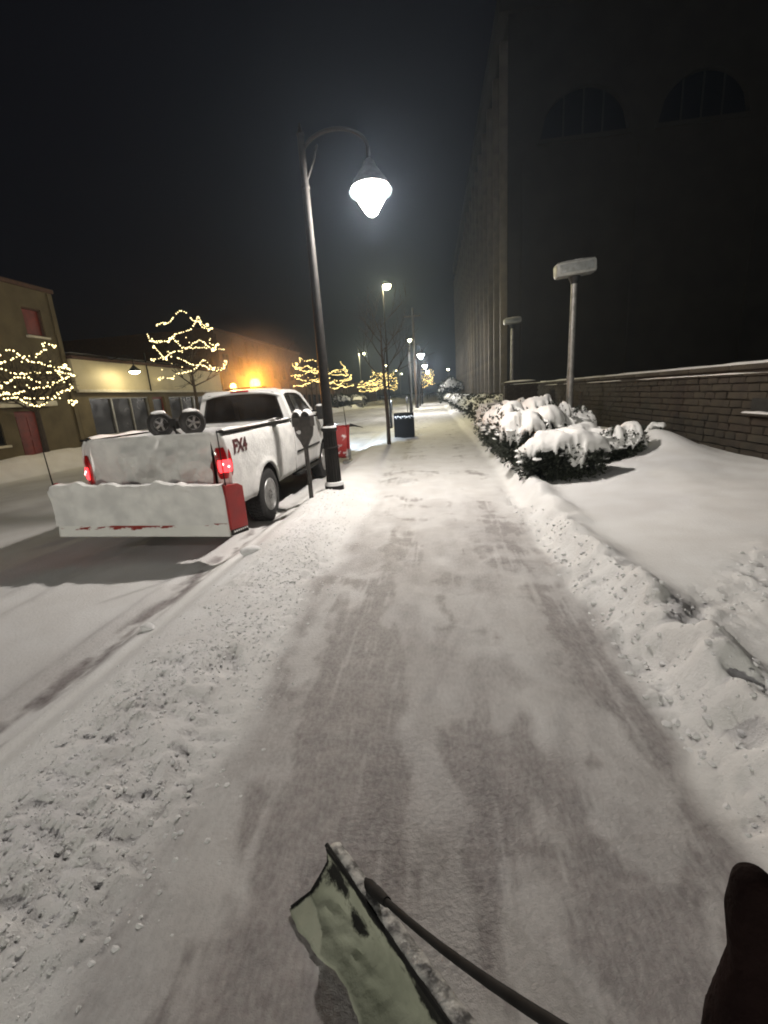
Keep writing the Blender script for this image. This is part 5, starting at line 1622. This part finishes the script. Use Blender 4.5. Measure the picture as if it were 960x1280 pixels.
def shovel():
    t = thing('snow_shovel', 'snow caked shovel with a long black handle at the bottom of the picture', 'shovel', (-0.24, 1.0, 0.01))
    O = Vector((-0.24, 1.0, 0.01))
    R0 = Vector((-0.405, 1.125, 0.195)); R1 = Vector((0.13, 0.56, 0.195))      # rim of the blade
    B0 = Vector((-0.535, 1.055, 0.012)); B1 = Vector((-0.085, 0.60, 0.012))    # lower edge on the pavement
    def S(u, v):
        a = R0.lerp(R1, u); c = B0.lerp(B1, u)
        p = c.lerp(a, v)
        bow = math.sin(pi * v)
        p += Vector((0.035, 0.035, -0.035)) * bow                     # hollow of the scoop
        p += Vector((-0.012, -0.012, 0.0)) * math.sin(pi * u * 3 + 0.5) * (1 - v) * 0.8
        p += Vector((-0.3, -0.3, 0.5)) * (0.05 * (float(fbm(u * 6 + 3, v * 4 + 1)) - 0.5) + 0.05 * max(0, float(fbm(u * 15, v * 8 + 4)) - 0.5) * math.sin(pi * v))
        p += Vector((-0.5, -0.6, 0)) * 0.07 * (float(fbm(u * 5 + 1, 2.2)) - 0.5) * (1 - v) ** 2
        return p - O
    P = [[S(u, v) for v in np.linspace(0, 1, 26)] for u in np.linspace(0, 1, 60)]
    b = MB(); b.grid(P); bl = b.build('blade', SCR, t)
    w = []
    for u in np.linspace(0, 1, 60):
        for v in np.linspace(0, 1, 26):
            w.append(max(0.95 * math.exp(-((v - 1) / 0.10) ** 2), 0.85 * math.exp(-(((u - 0.10) / 0.10) ** 2 + ((v - 0.80) / 0.22) ** 2)), 0.62 * math.exp(-(((u - 0.28) / 0.08) ** 2 + ((v - 0.62) / 0.2) ** 2)), 0.8 * math.exp(-(((u - 0.68) / 0.13) ** 2 + ((v - 0.88) / 0.13) ** 2)), 0.7 * math.exp(-((u) / 0.02) ** 2)))
    a = bl.data.attributes.new('worn', 'FLOAT', 'POINT'); a.data.foreach_set('value', w)
    solid(bl, 0.006, 0)
    d = (R1 - R0).normalized()
    # folded rim: black edge, then a strip of frosted metal
    b = MB(); b.tube([R0 - O - d * 0.012, R0.lerp(R1, 0.5) - O, R1 - O], 0.0075, 8); b.tube([B0 - O + Vector((0, 0, 0.005)), S(0.0, 0.25), S(0.0, 0.5), S(0.0, 0.75), R0 - O], 0.005, 6); b.build('rim', POLYD, bl)
    off = Vector((0.044, 0.034, -0.012))
    P = []
    for u in np.linspace(0, 1, 50):
        row = []
        for v in np.linspace(0, 1, 7):
            p = R0.lerp(R1, u) + off * (v * (0.75 + 0.35 * u)) + Vector((0, 0, 0.010 * math.sin(pi * v) + 0.012 * (float(fbm(u * 14, v * 2)) - 0.5)))
            row.append(p - O)
        P.append(row)
    b = MB(); b.grid(P); fl = b.build('flange', mat('frosted_metal', (0.50, 0.50, 0.48), (0.10, 0.10, 0.10), rough=0.5, scale=26, detail=8, bump=0.4, bscale=60, ramp=(0.42, 0.62)), t); solid(fl, 0.005, 0)
    # handle: socket and bowed black shaft
    Hs = R0.lerp(R1, 0.235) + Vector((0.03, 0.02, 0.0)); He = Vector((0.285, 0.205, 1.075))
    pts = []
    for k in range(13):
        f = k / 12
        p = Hs.lerp(He, f) + Vector((0, 0, -0.045)) * math.sin(pi * f)
        pts.append(p - O)
    b = MB(); b.tube(pts, 0.009, 12); b.build('handle', POLYD, t)
    b = MB(); b.tube([pts[0] - Vector((0.03, -0.03, 0.03)), pts[0], pts[1], pts[1].lerp(pts[2], 0.6)], [0.016, 0.018, 0.016, 0.0125], 12); b.build('socket', POLYD, t)
    # D grip
    g = He - O; ax = (pts[-1] - pts[-2]).normalized(); sd = ax.cross(Vector((0, 0, 1))).normalized()
    lp = [g, g + ax * 0.03 + sd * 0.05, g + ax * 0.10 + sd * 0.06, g + ax * 0.115, g + ax * 0.10 - sd * 0.06, g + ax * 0.03 - sd * 0.05, g]
    b = MB(); b.tube(lp, 0.014, 8); b.build('grip', mat('yellow_grip', (0.45, 0.27, 0.03), (0.35, 0.2, 0.03), rough=0.5, scale=9), t)
    return He, ax, sd
He, hax, hsd = shovel()

GLOVE = mat('dark_glove_leather', (0.008, 0.0035, 0.0034), (0.012, 0.0055, 0.005), rough=0.9, spec=0.12, scale=22, bump=0.4, bscale=70)
COAT = mat('dark_coat', (0.007, 0.0065, 0.007), (0.011, 0.01, 0.01), rough=0.9, scale=30, bump=0.4, bscale=40)
def capsule(b, p, q, r0, r1, n=6):
    p = Vector(p); q = Vector(q)
    for k in range(n + 1):
        f = k / n
        b.ico(p.lerp(q, f), r0 + (r1 - r0) * f, 2)
def hand():
    t = thing('person', 'dark gloved hand with its thumb up at the lower right edge, holding the shovel', 'person', tuple(He))
    O = Vector(He)
    b = MB()
    # palm beside the grip, thumb up along it
    palm = [Vector((0.243, 0.265, 1.105)), Vector((0.285, 0.215, 1.055))]
    capsule(b, palm[0] - O, palm[1] - O, 0.040, 0.046)
    capsule(b, Vector((0.262, 0.262, 1.085)) - O, Vector((0.305, 0.23, 1.035)) - O, 0.036, 0.040)
    # thumb: base, knuckle, tip
    capsule(b, Vector((0.236, 0.272, 1.120)) - O, Vector((0.2435, 0.286, 1.185)) - O, 0.030, 0.0185)
    capsule(b, Vector((0.2435, 0.286, 1.185)) - O, Vector((0.245, 0.297, 1.218)) - O, 0.0185, 0.0200)
    capsule(b, Vector((0.245, 0.297, 1.218)) - O, Vector((0.2455, 0.302, 1.243)) - O, 0.0200, 0.0160)
    # four fingers curled round the grip bar
    c0 = He + hax * 0.10
    for i in range(4):
        base = c0 + hsd * (-0.045 + 0.03 * i)
        pr = None
        ln = (0.040, 0.044, 0.042, 0.036)[i]
        for k in range(7):
            a = -0.6 + 3.9 * k / 6
            p = base + (hax * math.cos(a) + Vector((0, 0, 1)).cross(hsd).normalized() * 0.0 + hax.cross(hsd) * math.sin(a)) * ln
            if pr is not None: capsule(b, pr - O, p - O, 0.0125, 0.0118, 3)
            pr = p
    capsule(b, palm[1] - O, c0 - O, 0.046, 0.04)
    wr = Vector((0.36, 0.05, 1.03))
    capsule(b, palm[1] - O, wr - O, 0.044, 0.042)
    o = b.build('gloved_hand', GLOVE, t, fix=False)
    md = o.modifiers.new('merge', 'REMESH'); md.mode = 'VOXEL'; md.voxel_size = 0.0035; md.use_smooth_shade = True
    sm = o.modifiers.new('smooth', 'SMOOTH'); sm.factor = 0.5; sm.iterations = 4
    b = MB()
    pts = [wr + (palm[1] - wr) * 0.35, wr, Vector((0.46, -0.12, 1.06)), Vector((0.50, -0.30, 1.12)), Vector((0.45, -0.42, 1.30)), Vector((0.36, -0.48, 1.45))]
    b.tube([p - O for p in pts], [0.056, 0.06, 0.068, 0.074, 0.08, 0.09], 18)
    b.build('sleeve', COAT, t)
hand()

# ------------------------------------------------------------------ haze: fine snow hanging in the air
hm = bpy.data.materials.new('haze'); hm.use_nodes = True
ht = hm.node_tree; ht.nodes.clear()
ho = ht.nodes.new('ShaderNodeOutputMaterial'); hv = ht.nodes.new('ShaderNodeVolumePrincipled')
hv.inputs['Color'].default_value = (0.62, 0.78, 1.0, 1); hv.inputs['Density'].default_value = 0.0013; hv.inputs['Anisotropy'].default_value = 0.70
ht.links.new(hv.outputs[0], ho.inputs['Volume'])
o = MB().box(-60, 60, -45, 260, -1.3, 26.0).build('haze', hm, smooth=False)
tag(o, 'thin pale haze of drifting snow in the night air', 'haze', kind='stuff')

# mist cloud added over the cab roof to give the beacon a halo
mm = bpy.data.materials.new('beacon_halo_mist'); mm.use_nodes = True
mt = mm.node_tree; mt.nodes.clear(); N = mt.nodes.new; L = mt.links.new
mo = N('ShaderNodeOutputMaterial'); mv = N('ShaderNodeVolumePrincipled'); mv.inputs['Color'].default_value = (0.95, 0.95, 0.95, 1)
tc = N('ShaderNodeTexCoord'); le = N('ShaderNodeVectorMath'); le.operation = 'LENGTH'; L(tc.outputs['Object'], le.inputs[0])
mr = N('ShaderNodeMapRange'); mr.inputs[1].default_value = 0.0; mr.inputs[2].default_value = 0.97; mr.inputs[3].default_value = 1.0; mr.inputs[4].default_value = 0.0
L(le.outputs['Value'], mr.inputs[0])
pw = N('ShaderNodeMath'); pw.operation = 'POWER'; L(mr.outputs[0], pw.inputs[0]); pw.inputs[1].default_value = 2.2
nz = N('ShaderNodeTexNoise'); nz.inputs['Scale'].default_value = 3.5; nz.inputs['Detail'].default_value = 3; L(tc.outputs['Object'], nz.inputs['Vector'])
m1 = N('ShaderNodeMath'); m1.operation = 'MULTIPLY'; L(pw.outputs[0], m1.inputs[0]); L(nz.outputs['Fac'], m1.inputs[1])
m2 = N('ShaderNodeMath'); m2.operation = 'MULTIPLY'; L(m1.outputs[0], m2.inputs[0]); m2.inputs[1].default_value = 0.5
L(m2.outputs[0], mv.inputs['Density']); L(mv.outputs[0], mo.inputs['Volume'])
b = MB(); b.ico((0, 0, 0), 1.0, 3)
o = b.build('beacon_halo_mist', mm); o.location = (-3.44, 8.95, 2.25); o.scale = (1.55, 1.5, 1.15)
tag(o, 'added mist cloud forming the orange beacon halo over the truck cab roof', 'blown snow', kind='stuff')
